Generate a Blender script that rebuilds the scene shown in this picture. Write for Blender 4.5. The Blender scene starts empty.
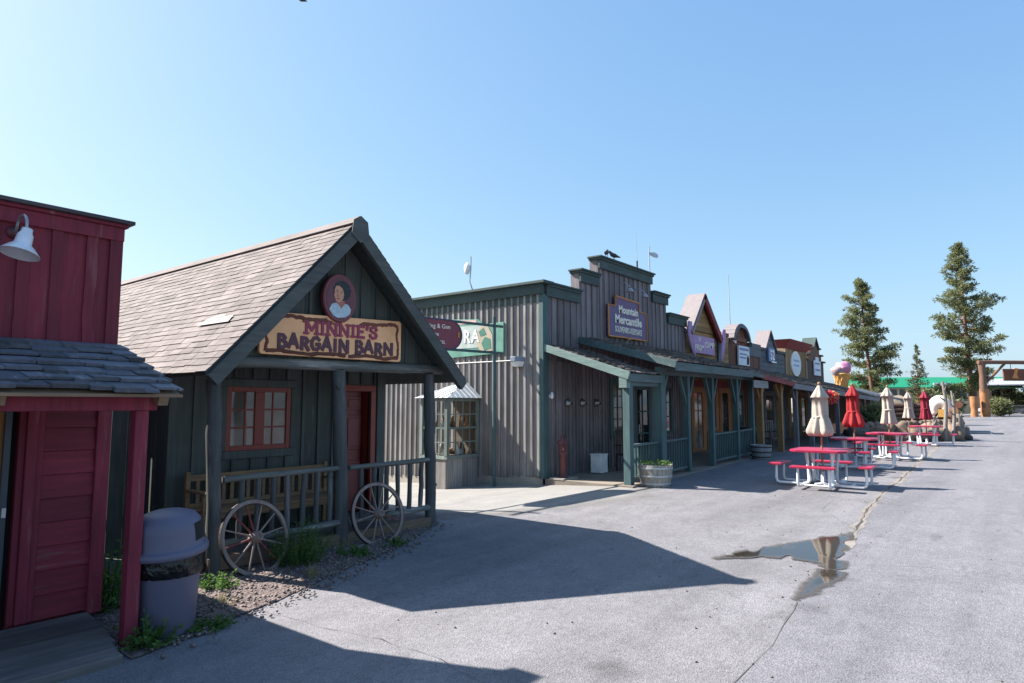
import bpy, math, random
from math import sin, cos, pi, radians, atan2, hypot
from mathutils import Vector, Matrix, noise
random.seed(7)
S = bpy.context.scene
COL = S.collection
V = Vector

# ------------------------------------------------------------------ ground height
def zg(x, y):
    a = .018*min(max(x-4, 0), 16.7)
    b = .06*min(max(y-7.3, 0), 7)*min(max((x-8)/1.5, 0), 1)
    return a-b

# ------------------------------------------------------------------ mesh helper
class MB:
    def __init__(s): s.v = []; s.f = []; s.sm = []
    def add(s, vs, fs, smooth=False):
        o = len(s.v); s.v += [tuple(p) for p in vs]
        for f in fs: s.f.append(tuple(i+o for i in f)); s.sm.append(smooth)
        return s
    def box(s, x0, x1, y0, y1, z0, z1):
        return s.add([(x0,y0,z0),(x1,y0,z0),(x1,y1,z0),(x0,y1,z0),(x0,y0,z1),(x1,y0,z1),(x1,y1,z1),(x0,y1,z1)],
              [(0,3,2,1),(4,5,6,7),(0,1,5,4),(1,2,6,5),(2,3,7,6),(3,0,4,7)])
    def beam(s, p0, p1, w, h, up=(0,0,1), w1=None, h1=None):
        p0 = V(p0); p1 = V(p1); d = (p1-p0).normalized(); u = V(up)
        if abs(d.dot(u)) > .99: u = V((0,1,0))
        r = d.cross(u).normalized(); u = r.cross(d)
        w1 = w if w1 is None else w1; h1 = h if h1 is None else h1
        vs = []
        for p, a, b in ((p0,w,h),(p1,w1,h1)):
            for sx, sz in ((-1,-1),(1,-1),(1,1),(-1,1)): vs.append(p+r*(sx*a/2)+u*(sz*b/2))
        return s.add(vs, [(3,2,1,0),(4,5,6,7),(0,1,5,4),(1,2,6,5),(2,3,7,6),(3,0,4,7)])
    def tube(s, pts, rs, n=8, cap=True, smooth=True, jit=0):
        pts = [V(p) for p in pts]
        if not hasattr(rs, '__len__'): rs = [rs]*len(pts)
        vs = []; fs = []; ref = None
        for i, p in enumerate(pts):
            d = (pts[min(i+1, len(pts)-1)]-pts[max(i-1, 0)]).normalized()
            if ref is None: ref = V((0,0,1)) if abs(d.z) < .9 else V((1,0,0))
            a = d.cross(ref)
            if a.length < 1e-4: ref = V((0,1,0)); a = d.cross(ref)
            a.normalize(); b = a.cross(d); ref = b
            for k in range(n):
                t = 2*pi*k/n; r = rs[i]*(1+random.uniform(-jit, jit))
                vs.append(p+a*(cos(t)*r)+b*(sin(t)*r))
        for i in range(len(pts)-1):
            for k in range(n):
                fs.append((i*n+k, i*n+(k+1)%n, (i+1)*n+(k+1)%n, (i+1)*n+k))
        s.add(vs, fs, smooth)
        if cap:
            s.add(vs[:n], [tuple(range(n))]); s.add(vs[-n:], [tuple(range(n-1, -1, -1))])
        return s
    def log(s, p0, p1, r, n=9, seg=6, wob=.012):
        p0 = V(p0); p1 = V(p1)
        return s.tube([p0.lerp(p1, i/seg)+V((random.uniform(-wob,wob), random.uniform(-wob,wob), random.uniform(-wob,wob)*.4)) for i in range(seg+1)],
                      [r*random.uniform(.92,1.08) for i in range(seg+1)], n, jit=.04)
    def lathe(s, prof, c=(0,0,0), n=20, smooth=True, fold=None):
        vs = []; fs = []
        for r, z in prof:
            for k in range(n):
                t = 2*pi*k/n; q = r*(fold(k, z, n) if fold else 1)
                vs.append((c[0]+cos(t)*q, c[1]+sin(t)*q, c[2]+z))
        for i in range(len(prof)-1):
            for k in range(n): fs.append((i*n+k, i*n+(k+1)%n, (i+1)*n+(k+1)%n, (i+1)*n+k))
        return s.add(vs, fs, smooth)
    def prism(s, poly, a0, a1, axis='y'):
        # polygon in the plane perpendicular to axis, extruded between a0 and a1
        n = len(poly)
        def P(u, w, a): return (u,a,w) if axis == 'y' else ((a,u,w) if axis == 'x' else (u,w,a))
        vs = [P(u,w,a0) for u,w in poly]+[P(u,w,a1) for u,w in poly]
        return s.add(vs, [tuple(range(n)), tuple(range(2*n-1, n-1, -1))]+[(i, i+n, (i+1)%n+n, (i+1)%n) for i in range(n)])
    def blob(s, c, r, n=10, m=6, j=.2, sq=(1,1,1)):
        vs = []; fs = []; off = V((random.random()*50, random.random()*50, 0))
        for i in range(m+1):
            ph = pi*i/m
            for k in range(n):
                t = 2*pi*k/n
                d = V((sin(ph)*cos(t), sin(ph)*sin(t), cos(ph)))
                q = r*(1+j*noise.noise(d*1.6+off))
                vs.append((c[0]+d.x*q*sq[0], c[1]+d.y*q*sq[1], c[2]+d.z*q*sq[2]))
        for i in range(m):
            for k in range(n): fs.append((i*n+k, (i+1)*n+k, (i+1)*n+(k+1)%n, i*n+(k+1)%n))
        return s.add(vs, fs, True)
    def xf(s, M, i0=0):
        s.v[i0:] = [tuple(M @ V(p)) for p in s.v[i0:]]; return s
    def build(s, name, mat, parent=None, bevel=0, wpos=True):
        me = bpy.data.meshes.new(name)
        o0 = V(parent_world(parent)) if (parent and wpos) else V((0,0,0))
        me.from_pydata([tuple(V(p)-o0) for p in s.v], [], s.f)
        if not hasattr(mat, '__len__'): mat = [mat]
        for m in mat: me.materials.append(m)
        me.polygons.foreach_set('use_smooth', s.sm)
        me.update()
        bm_fix(me)
        o = bpy.data.objects.new(name, me); COL.objects.link(o)
        if parent: o.parent = parent
        if bevel:
            b = o.modifiers.new('bevel', 'BEVEL'); b.width = bevel; b.segments = 1; b.limit_method = 'ANGLE'; b.angle_limit = .9
        return o
import bmesh
def bm_fix(me):
    bm = bmesh.new(); bm.from_mesh(me)
    bmesh.ops.recalc_face_normals(bm, faces=bm.faces); bm.to_mesh(me); bm.free()
def parent_world(o):
    p = V((0,0,0))
    while o: p += o.location; o = o.parent
    return p
def tag(o, label=None, cat=None, group=None, kind=None):
    if label: o['label'] = label
    if cat: o['category'] = cat
    if group: o['group'] = group
    if kind: o['kind'] = kind
    return o
def thing(name, label, cat, loc=(0,0,0), group=None):
    o = bpy.data.objects.new(name, None); o.empty_display_size = .2; o.location = loc; COL.objects.link(o)
    return tag(o, label, cat, group)
def copy_tree(o, parent=None):
    c = o.copy(); COL.objects.link(c)
    if parent: c.parent = parent
    for ch in [q for q in list(COL.objects) if q.parent == o]: copy_tree(ch, c)
    return c

# ------------------------------------------------------------------ materials
def newmat(name):
    m = bpy.data.materials.new(name); m.use_nodes = True
    nt = m.node_tree; nt.nodes.clear()
    out = nt.nodes.new('ShaderNodeOutputMaterial'); b = nt.nodes.new('ShaderNodeBsdfPrincipled')
    nt.links.new(b.outputs[0], out.inputs[0])
    return m, nt, b
def mixc(nt, fac, a, b, mode='MIX'):
    n = nt.nodes.new('ShaderNodeMix'); n.data_type = 'RGBA'; n.blend_type = mode
    for i, v in ((0, fac), (6, a), (7, b)):
        if hasattr(v, 'is_linked') or hasattr(v, 'links'): nt.links.new(v, n.inputs[i])
        elif i == 0: n.inputs[i].default_value = v
        else: n.inputs[i].default_value = (*v, 1)
    return n.outputs[2]
def noise_n(nt, scale, detail=4, rough=.55, stretch=None, coord='Object', off=None):
    tc = nt.nodes.new('ShaderNodeTexCoord'); mp = nt.nodes.new('ShaderNodeMapping')
    nt.links.new(tc.outputs[coord], mp.inputs[0])
    if stretch: mp.inputs['Scale'].default_value = stretch
    if off: mp.inputs['Location'].default_value = off
    n = nt.nodes.new('ShaderNodeTexNoise'); n.inputs['Scale'].default_value = scale
    n.inputs['Detail'].default_value = detail; n.inputs['Roughness'].default_value = rough
    nt.links.new(mp.outputs[0], n.inputs[0]); return n.outputs[0]
def ramp(nt, src, stops):
    r = nt.nodes.new('ShaderNodeValToRGB'); e = r.color_ramp.elements
    while len(e) < len(stops): e.new(.5)
    for k, (p, c) in enumerate(stops):
        e[k].position = p; e[k].color = (*c, 1) if hasattr(c, '__len__') else (c, c, c, 1)
    nt.links.new(src, r.inputs[0]); return r.outputs[0]
def bump(nt, b, src, strength=.3, dist=.01):
    n = nt.nodes.new('ShaderNodeBump'); n.inputs['Strength'].default_value = strength; n.inputs['Distance'].default_value = dist
    nt.links.new(src, n.inputs['Height']); nt.links.new(n.outputs[0], b.inputs['Normal'])
def mul(c, k): return tuple(min(1, x*k) for x in c)
def wood(name, c, worn=None, axis='z', rough=.75, var=.35, wear=.5):
    m, nt, b = newmat(name)
    st = {'z': (1,1,.08), 'x': (.08,1,1), 'y': (1,.08,1)}[axis]
    g = noise_n(nt, 22, 6, .65, st); big = noise_n(nt, 1.3, 3)
    isl = nt.nodes.new('ShaderNodeNewGeometry').outputs['Random Per Island']
    col = ramp(nt, g, [(.25, mul(c, .62)), (.55, c), (.8, mul(c, 1.3))])
    v = ramp(nt, isl, [(0, 1-var), (1, 1+var*.6)]); col = mixc(nt, 1, col, v, 'MULTIPLY')
    bv = ramp(nt, big, [(.3, .8), (.7, 1.1)]); col = mixc(nt, 1, col, bv, 'MULTIPLY')
    if worn:
        w = ramp(nt, noise_n(nt, 9, 8, .7, st, off=(3,7,1)), [(.62-.12*wear, 0.), (.72, 1.)])
        col = mixc(nt, w, col, worn)
    nt.links.new(col, b.inputs['Base Color']); b.inputs['Roughness'].default_value = rough
    bump(nt, b, g, .35, .006); return m
def paint(name, c, rough=.5, metal=0, var=.12, scale=6, bmp=.05):
    m, nt, b = newmat(name)
    n = noise_n(nt, scale, 5, .6)
    nt.links.new(ramp(nt, n, [(.3, mul(c, 1-var)), (.7, mul(c, 1+var))]), b.inputs['Base Color'])
    b.inputs['Roughness'].default_value = rough; b.inputs['Metallic'].default_value = metal
    bump(nt, b, noise_n(nt, scale*8, 3), bmp, .004); return m
def leaf(name, c1, c2):
    m, nt, b = newmat(name)
    isl = nt.nodes.new('ShaderNodeNewGeometry').outputs['Random Per Island']
    nt.links.new(ramp(nt, isl, [(0, c1), (1, c2)]), b.inputs['Base Color'])
    b.inputs['Roughness'].default_value = .6
    b.inputs['Transmission Weight'].default_value = 0
    tr = nt.nodes.new('ShaderNodeBsdfTranslucent'); mx = nt.nodes.new('ShaderNodeMixShader'); mx.inputs[0].default_value = .4
    tr.inputs[0].default_value = (*mul(c2, 1.3), 1)
    out = [n for n in nt.nodes if n.type == 'OUTPUT_MATERIAL'][0]
    nt.links.new(b.outputs[0], mx.inputs[1]); nt.links.new(tr.outputs[0], mx.inputs[2]); nt.links.new(mx.outputs[0], out.inputs[0])
    return m
def glassm(name, c, rough=.04, ior=1.9):
    m, nt, b = newmat(name)
    n = noise_n(nt, 1.7, 3, .5)
    nt.links.new(ramp(nt, n, [(.35, mul(c, .45)), (.6, c)]), b.inputs['Base Color'])
    b.inputs['Roughness'].default_value = rough; b.inputs['IOR'].default_value = ior
    bump(nt, b, noise_n(nt, .8, 2), .12, .01); return m

RED = wood('red_boards', (.20,.018,.037), (.20,.075,.08), wear=.22, var=.25)
REDX = wood('red_siding', (.20,.018,.037), (.20,.075,.08), 'x', wear=.22, var=.25)
REDT = wood('red_trim', (.20,.018,.04), (.26,.12,.11), wear=.3, var=.1)
SHAKE = wood('cedar_shakes', (.125,.135,.165), (.25,.26,.28), 'y', .8, .5, wear=.3)
TAN = wood('pale_timber', (.24,.155,.095), None, 'x', var=.2)
DECK = wood('deck_planks', (.12,.108,.105), (.25,.22,.19), 'x', .85, .35)
BARN = wood('barn_green_boards', (.076,.088,.078), (.13,.14,.125), wear=.25, var=.3)
BARNT = wood('barn_trim', (.072,.085,.078), (.14,.145,.13), wear=.2, var=.2)
RAKEM = wood('rake_grey_boards', (.07,.078,.074), (.12,.12,.11), 'x', var=.2, wear=.3)
LOG = wood('log_posts', (.075,.08,.08), (.21,.2,.19), wear=.65, var=.25)
LOGX = wood('log_rails', (.12,.125,.115), (.42,.40,.36), 'x', wear=.8, var=.15)
ROOFP = wood('pink_shingles', (.185,.153,.146), (.13,.11,.105), 'y', .9, .3, wear=.3)
REDFR = paint('red_window_paint', (.22,.03,.02), .45)
REDDOOR = paint('red_door_paint', (.15,.014,.018), .4)
BENCH = wood('bench_wood', (.25,.15,.075), None, 'x', var=.25)
WHEEL = wood('wheel_wood', (.27,.20,.175), (.2,.06,.05), wear=.3, var=.4)
WHEELR = wood('wheel_red_spoke', (.22,.045,.04), (.25,.2,.16), wear=.2)
IRON = paint('rusty_iron', (.06,.045,.038), .6, .4)
BLACK = paint('black_metal', (.012,.012,.012), .45)
CAN = paint('grey_plastic', (.118,.112,.165), .5, 0, .06, 3)
BAG, nt, b = newmat('black_bag'); b.inputs['Base Color'].default_value = (.008,.008,.009,1); b.inputs['Roughness'].default_value = .28
bump(nt, b, noise_n(nt, 14, 3), .9, .03)
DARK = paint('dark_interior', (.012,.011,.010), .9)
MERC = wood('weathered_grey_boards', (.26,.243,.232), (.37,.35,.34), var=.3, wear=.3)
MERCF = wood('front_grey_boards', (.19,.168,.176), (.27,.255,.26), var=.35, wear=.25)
TEAL = wood('teal_trim', (.055,.108,.112), (.13,.16,.155), wear=.3, var=.15)
TEALX = wood('teal_trim_long', (.07,.115,.118), (.19,.21,.2), 'x', wear=.45, var=.12)
CORN = wood('cornice_green', (.045,.075,.072), (.1,.12,.11), 'x', wear=.2, var=.12)
TEALL = wood('pale_teal_trim', (.16,.24,.22), (.3,.3,.27), 'y', wear=.4, var=.1)
AWN = wood('awning_shingles', (.125,.108,.10), (.36,.34,.32), 'y', .9, .55, wear=.45)
CONC = paint('concrete', (.40,.375,.345), .9, 0, .08, 2, .2)
CONCB = paint('concrete_base', (.33,.30,.26), .9, 0, .2, 3, .3)
GLASS = glassm('window_glass', (.13,.115,.10), .05, 1.9)
GLASSB = glassm('tan_reflection_glass', (.27,.225,.195), .05, 1.62)  # tan base colour stands in for the sunlit street mirrored in the panes
GLASSD = glassm('dark_glass', (.02,.022,.024), .04, 1.7)
WHITE = paint('white_paint', (.78,.78,.76), .5)
GREYM = paint('galvanised', (.42,.43,.45), .45, .5)
TINW = paint('white_tin_roof', (.62,.64,.66), .4, .2)
ORANGEW = wood('orange_pine', (.32,.14,.05), None, var=.3)
BROWNW = wood('brown_boards', (.15,.055,.03), (.2,.1,.06), var=.35, wear=.2)
YELLW = wood('yellow_pine', (.26,.155,.06), (.17,.09,.04), 'x', var=.35, wear=.3)
BLUEW = wood('blue_grey_boards', (.105,.125,.145), (.17,.18,.19), 'x', var=.3, wear=.2)
DKBR = wood('dark_brown_boards', (.07,.035,.026), None, var=.3)
MAROON = wood('maroon_trim', (.20,.028,.03), (.3,.12,.1), 'x', wear=.15)
PINKT = paint('sunlit_pink_return', (.21,.18,.185), .7)  # sunlit look of the shop row returns, put into the colour
PURPLE = paint('purple_sign_paint', (.095,.052,.15), .5)
LILAC = paint('lilac_cloth', (.38,.25,.42), .8)
CREAM = paint('cream_letters', (.75,.70,.60), .6)
GOLD = paint('orange_sign_border', (.55,.22,.05), .5)
SIGNB = paint('orange_tan_board', (.92,.45,.215), .55, 0, .2, 2.5)
SIGNE = paint('board_edge', (.55,.30,.16), .6)
SIGNR = wood('painted_branch', (.17,.055,.035), (.3,.13,.07), 'x', wear=.4)
LETR = paint('maroon_letters', (.27,.028,.07), .5)
LETB = paint('dark_letters', (.085,.024,.042), .5)
SKIN = paint('painted_skin', (.55,.27,.17), .6)
SKIND = paint('painted_cheek', (.42,.16,.10), .6)
HAIR = paint('painted_hair', (.018,.022,.028), .6, 0, .5, 30)
BLOUSE = paint('painted_blouse', (.42,.53,.58), .6, 0, .2, 20)
PORT = paint('portrait_back', (.13,.045,.06), .6)
PORTF = paint('portrait_frame', (.17,.04,.05), .5)
OVAL = paint('maroon_sign', (.18,.028,.05), .45)
NAVY = paint('navy_edge', (.03,.05,.12), .5)
GRSIGN = paint('green_sign', (.11,.27,.21), .5, 0, .25, 3)
SKYSIGN = paint('pale_sign', (.40,.46,.43), .5, 0, .15, 5)
RAINB = paint('orange_figure', (.42,.36,.27), .5)
TABLER = paint('red_table_coating', (.36,.02,.06), .35)
TUBEW = paint('white_tube', (.75,.76,.78), .35)
UMBW = paint('cream_canvas', (.38,.33,.28), .9, 0, .1, 8, .2)
UMBR = paint('red_canvas', (.33,.014,.018), .85, 0, .15, 8, .2)
UMBM = paint('maroon_canvas', (.22,.012,.03), .85, 0, .15, 8, .2)
PINE = wood('umbrella_pole', (.35,.2,.1), None)
BARREL = wood('barrel_staves', (.40,.37,.32), (.5,.47,.42), var=.25, wear=.3)
BARRELG = wood('barrel_grey_staves', (.34,.36,.38), None, var=.25)
PUMP = paint('faded_red_iron', (.12,.04,.042), .6, 0, .3, 12)
CONE = paint('waffle_cone', (.70,.36,.11), .7, 0, .15, 9)
SCOOP = paint('pink_icecream', (.52,.20,.34), .6, 0, .18, 5)
SCOOPG = paint('vanilla_icecream', (.30,.215,.225), .6, 0, .15, 5)
BARK = wood('pine_bark', (.16,.085,.055), (.08,.05,.04), var=.1, wear=.5)
BARKO = wood('orange_bark', (.38,.17,.07), (.2,.1,.06), var=.1, wear=.4)
NEED = leaf('pine_needles', (.052,.072,.03), (.175,.19,.085))
NEED2 = leaf('spruce_needles', (.035,.055,.03), (.10,.13,.07))
WEED = leaf('weed_leaves', (.03,.075,.015), (.10,.19,.04))
DRYG = leaf('dry_grass', (.16,.15,.06), (.30,.27,.13))
GREENR = paint('green_tin_roof', (.012,.22,.10), .4, 0, .08, 1)
STUCCO = paint('tan_stucco', (.55,.47,.36), .9, 0, .12, .4)
SAND = paint('sandy_soil', (.36,.27,.19), .95, 0, .25, .6, .3)
ROCK = paint('boulder', (.19,.135,.10), .9, 0, .35, 2, .6)
ROCKD = paint('dark_boulder', (.14,.12,.11), .9, 0, .35, 2, .6)
DEADW = wood('dead_wood', (.24,.21,.185), (.16,.13,.11), wear=.5)
CANVAS = paint('wagon_canvas', (.74,.71,.66), .9, 0, .1, 3)
GATEB = wood('gate_brown', (.15,.05,.022), None, 'x', var=.2)
CARD = paint('dark_car', (.03,.035,.045), .25)
CARS = paint('silver_car', (.35,.36,.38), .25)
SIGNW = paint('white_notice', (.55,.62,.68), .5)
SIGNBL = paint('blue_notice', (.10,.16,.34), .5)

# ------------------------------------------------------------------ camera
F, CX, CY, YH, XV, H = 655.0, 512, 341.5, 404, 1030, 1.95
pt = math.atan((YH-CY)/F); yw = math.atan((XV-CX)/F*cos(pt))
fw = V((cos(pt)*cos(yw), cos(pt)*sin(yw), sin(pt))); rt = V((sin(yw), -cos(yw), 0)); upv = rt.cross(fw)
cd = bpy.data.cameras.new('camera'); cam = bpy.data.objects.new('camera', cd); COL.objects.link(cam)
cd.sensor_width = 36; cd.lens = F/1024*36; cd.clip_end = 3000; cd.clip_start = .05
cam.matrix_world = Matrix(((rt.x, upv.x, -fw.x, 0), (rt.y, upv.y, -fw.y, 0), (rt.z, upv.z, -fw.z, H), (0,0,0,1)))
S.camera = cam

# ------------------------------------------------------------------ light
EL = radians(42.1); AZ = atan2(-.355, 1.0)     # azimuth clockwise from +Y
sd = V((sin(AZ)*cos(EL), cos(AZ)*cos(EL), sin(EL)))
sl = bpy.data.lights.new('sun', 'SUN'); so = bpy.data.objects.new('sun', sl); COL.objects.link(so)
sl.energy = 5.0; sl.angle = radians(.53); sl.color = (1, .94, .86)
so.rotation_euler = sd.to_track_quat('Z', 'Y').to_euler()
w = bpy.data.worlds.new('World'); S.world = w; w.use_nodes = True
nt = w.node_tree; bg = nt.nodes['Background']
sk = nt.nodes.new('ShaderNodeTexSky'); sk.sky_type = 'NISHITA'; sk.sun_disc = False
sk.sun_elevation = EL; sk.sun_rotation = AZ; sk.altitude = 500; sk.air_density = 1.1; sk.dust_density = 2.0; sk.ozone_density = .5
sp_ = nt.nodes.new('ShaderNodeSeparateColor'); cb_ = nt.nodes.new('ShaderNodeCombineColor'); nt.links.new(sk.outputs[0], sp_.inputs[0])
for ch_, (g_, k_) in enumerate(((.75,.948),(.60,1.46),(.35,2.568))):      # the camera's softer response to the sky
    pw = nt.nodes.new('ShaderNodeMath'); pw.operation = 'POWER'; pw.inputs[1].default_value = g_
    ml = nt.nodes.new('ShaderNodeMath'); ml.operation = 'MULTIPLY'; ml.inputs[1].default_value = k_
    nt.links.new(sp_.outputs[ch_], pw.inputs[0]); nt.links.new(pw.outputs[0], ml.inputs[0]); nt.links.new(ml.outputs[0], cb_.inputs[ch_])
nt.links.new(cb_.outputs[0], bg.inputs[0]); bg.inputs[1].default_value = .083
S.view_settings.view_transform = 'Standard'; S.view_settings.look = 'None'; S.view_settings.exposure = 1.45; S.view_settings.gamma = 1
S.view_settings.use_curve_mapping = False

# ------------------------------------------------------------------ ground
def sheet(xs, ys, dz=0):
    m = MB(); n = len(ys)
    vs = [(x, y, zg(x, y)+dz) for x in xs for y in ys]
    fs = [(i*n+j, (i+1)*n+j, (i+1)*n+j+1, i*n+j+1) for i in range(len(xs)-1) for j in range(n-1)]
    return m.add(vs, fs)
def fr(a, b, st):
    n = max(1, int(round((b-a)/st))); return [a+(b-a)*i/n for i in range(n+1)]
def asphalt(name, c, patch):
    m, nt, b = newmat(name)
    fine = noise_n(nt, 90, 4, .7); mid = noise_n(nt, 2.2, 6, .65); big = noise_n(nt, .35, 4, .6, (1,1.8,1))
    col = ramp(nt, fine, [(.28, mul(c, .55)), (.5, c), (.74, mul(c, 1.6))])
    col = mixc(nt, 1, col, ramp(nt, mid, [(.3, .86), (.7, 1.1)]), 'MULTIPLY')
    col = mixc(nt, 1, col, ramp(nt, big, [(.3, patch), (.65, 1.08)]), 'MULTIPLY')
    st = ramp(nt, noise_n(nt, 1.1, 7, .75, (1,2.2,1), off=(5,1,0)), [(.30, 0.62), (.40, 1.)])
    va = nt.nodes.new('ShaderNodeTexVoronoi'); va.inputs['Scale'].default_value = 75; ta = nt.nodes.new('ShaderNodeTexCoord'); nt.links.new(ta.outputs['Object'], va.inputs[0])
    col = mixc(nt, 1, col, ramp(nt, va.outputs['Color'], [(.1, .76), (.5, 1.0), (.92, 1.04), (.97, 1.35)]), 'MULTIPLY')
    col = mixc(nt, 1, col, ramp(nt, noise_n(nt, 14, 5, .7), [(.3, .84), (.7, 1.14)]), 'MULTIPLY')
    trk = ramp(nt, noise_n(nt, 1.0, 5, .6, (.10,1.5,1), off=(2,9,0)), [(.34, .86), (.5, 1.), (.66, 1.10)]); col = mixc(nt, 1, col, trk, 'MULTIPLY')
    oil = nt.nodes.new('ShaderNodeTexVoronoi'); oil.inputs['Scale'].default_value = .42; oil.inputs['Randomness'].default_value = 1
    nz = nt.nodes.new('ShaderNodeTexNoise'); nz.inputs['Scale'].default_value = 5; nz.inputs['Detail'].default_value = 4; av = nt.nodes.new('ShaderNodeVectorMath'); av.operation = 'MULTIPLY_ADD'; av.inputs[1].default_value = (.35,.35,0)
    nt.links.new(ta.outputs['Object'], nz.inputs[0]); nt.links.new(nz.outputs[1], av.inputs[0]); nt.links.new(ta.outputs['Object'], av.inputs[2]); nt.links.new(av.outputs[0], oil.inputs[0])
    col = mixc(nt, 1, col, ramp(nt, oil.outputs['Distance'], [(.04, .66), (.11, 1.)]), 'MULTIPLY')
    col = mixc(nt, 1, col, st, 'MULTIPLY')
    vo = nt.nodes.new('ShaderNodeTexVoronoi'); vo.feature = 'DISTANCE_TO_EDGE'; vo.inputs['Scale'].default_value = .33
    tc = nt.nodes.new('ShaderNodeTexCoord'); ad = nt.nodes.new('ShaderNodeVectorMath'); ad.operation = 'ADD'
    nn = nt.nodes.new('ShaderNodeTexNoise'); nn.inputs['Scale'].default_value = 1.2; nn.inputs['Detail'].default_value = 6
    nt.links.new(tc.outputs['Object'], nn.inputs[0]); nt.links.new(tc.outputs['Object'], ad.inputs[0]); nt.links.new(nn.outputs[1], ad.inputs[1])
    nt.links.new(ad.outputs[0], vo.inputs[0])
    hair = ramp(nt, vo.outputs[0], [(.0, .74), (.006, 1.)])
    col = mixc(nt, ramp(nt, big, [(.48, 0.), (.56, .8)]), col, mixc(nt, 1, col, hair, 'MULTIPLY'))
    nt.links.new(col, b.inputs['Base Color']); b.inputs['Roughness'].default_value = .88
    bump(nt, b, va.outputs['Distance'], .55, .008); return m
ASPH = asphalt('worn_asphalt', (.172,.165,.176), .88)
ROAD = asphalt('road_asphalt', (.162,.158,.174), .93)
xs = [-600,-60,-15,-4,0,2]+fr(4,8,.5)+fr(8.25,9.5,.25)[0:]+fr(10,20.7,1.5)+[24,30,45,80,150,300,700]
ys = [-600,-60,-12,-3,0,2,4,6]+fr(7.3,14.3,1)+[20,60,300,700]
tag(sheet(xs, ys).build('ground', ASPH), kind='structure')
SEAM = [(-30,1.9),(-8,1.8),(2,1.7),(4.07,1.72),(4.72,1.72),(5.56,1.75),(6.78,1.86),(8.23,1.89),(9.7,1.97),(10.77,2.1),(12.67,2.27),(14.46,2.37),(17.25,2.41),(20.7,2.5),(28.17,2.79),(36.25,3.17),(54.95,3.89),(140,5.4)]
def dens(pl, st, j, jy=None):
    out = []
    for (a, b), (c, d) in zip(pl[:-1], pl[1:]):
        n = max(1, int(hypot(c-a, d-b)/st)) if -5 < a < 60 else 1
        for i in range(n):
            t = i/n; out.append((a+(c-a)*t+random.uniform(-j,j), b+(d-b)*t+random.uniform(-j,j)))
    return out+[pl[-1]]
sp = dens(SEAM, .22, .025)
m = MB()
vs = []
rows = [0, 2, 5, 12, 40, 300]
for x, y in sp:
    for r in rows: vs.append((x, y-r, zg(x, y-r)+.004))
n = len(rows)
m.add(vs, [(i*n+j, i*n+j+1, (i+1)*n+j+1, (i+1)*n+j) for i in range(len(sp)-1) for j in range(n-1)])
tag(m.build('road', ROAD), kind='structure')
def ribbon(pl, w0, w1, dz):
    m = MB(); vs = []
    for i, (x, y) in enumerate(pl):
        a = pl[max(i-1,0)]; c = pl[min(i+1,len(pl)-1)]
        d = V((c[0]-a[0], c[1]-a[1], 0)).normalized(); nrm = V((-d.y, d.x, 0)); ww = random.uniform(w0, w1)
        for sgn in (-1, 1):
            q = V((x,y,0))+nrm*sgn*ww*random.uniform(.3,1); vs.append((q.x, q.y, zg(q.x,q.y)+dz))
    m.add(vs, [(2*i, 2*i+1, 2*i+3, 2*i+2) for i in range(len(pl)-1)]); return m
TAR = paint('crack_dirt', (.055,.048,.045), .95, 0, .4, 5, .4)
TARL = paint('crack_silt', (.105,.10,.10), .95, 0, .4, 5, .4)
tag(ribbon([p for p in sp if 9.0 < p[0] < 32], .03, .17, .007).build('road_silt', paint('road_silt', (.20,.178,.16), .95, 0, .3, 3, .4)), kind='structure')
tag(ribbon([p for p in sp if 9.9 < p[0] < 21], .004, .04, .008).build('road_crack', TAR), kind='structure')
tag(ribbon([p for p in sp if 1.5 < p[0] < 6.9], .001, .016, .008).build('road_crack', TARL), kind='structure')
tag(ribbon(dens([(3.55,6.1),(3.6,5.65),(3.64,5.02),(3.76,4.35),(3.76,3.66),(3.64,3.15),(3.5,2.3),(3.7,1.75)], .12, .02), .001, .006, .008).build('ground_crack', TARL), kind='structure')
for pl in ([(11,2.2),(12.2,2.9),(13.5,3.0)],):
    tag(ribbon(dens(pl, .12, .03), .001, .005, .006).build('ground_crack', TARL), kind='structure')
m = MB()
for k in range(170):
    x = random.choice((random.uniform(2.5,16), random.gauss(9,5), random.uniform(3,30))); y = random.choice((random.uniform(-2,6), 1.9+random.gauss(0,.25), random.uniform(1.5,6)))
    if y > 5.3: continue
    r = random.uniform(.004,.012); m.blob((x,y,zg(x,y)+.007), r, 5, 3, .6, (1.3,1,.6))
tag(m.build('road_grit', paint('grit', (.13,.10,.08), .95, 0, .5, 3)), 'scattered grit and leaf bits on the asphalt', 'grit', kind='stuff')
# concrete pavement beside the mercantile
PAVE = [(7.75,7.75),(8.4,7.35),(9.3,6.75),(10.6,6.15),(12.0,5.95),(13.1,6.45),(13.3,6.95),(13.3,9.2),(13.3,16.5),(7.75,16.5)]
def pdist(x, y):
    dm = 9; ins = False
    for i, (a, b) in enumerate(PAVE):
        c, d = PAVE[(i+1) % len(PAVE)]
        if (b > y) != (d > y) and x < (c-a)*(y-b)/(d-b)+a: ins = not ins
        L2 = (c-a)**2+(d-b)**2; t = max(0, min(1, ((x-a)*(c-a)+(y-b)*(d-b))/L2))
        if i < 6: dm = min(dm, hypot(x-a-t*(c-a), y-b-t*(d-b)))
    return dm if ins else -dm
m = MB(); gx_, gy_ = fr(7.75,13.3,.12), fr(5.7,16.5,.12); n = len(gy_); att = []
for x in gx_:
    for y in gy_:
        m.v.append((x, y, zg(x,y)+.006)); q = V((x,y,0)); att.append(pdist(x,y)+.35*noise.noise(q*.9)+.12*noise.noise(q*3))
for i in range(len(gx_)-1):
    for j in range(n-1):
        m.f.append((i*n+j,(i+1)*n+j,(i+1)*n+j+1,i*n+j+1)); m.sm.append(True)
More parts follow.
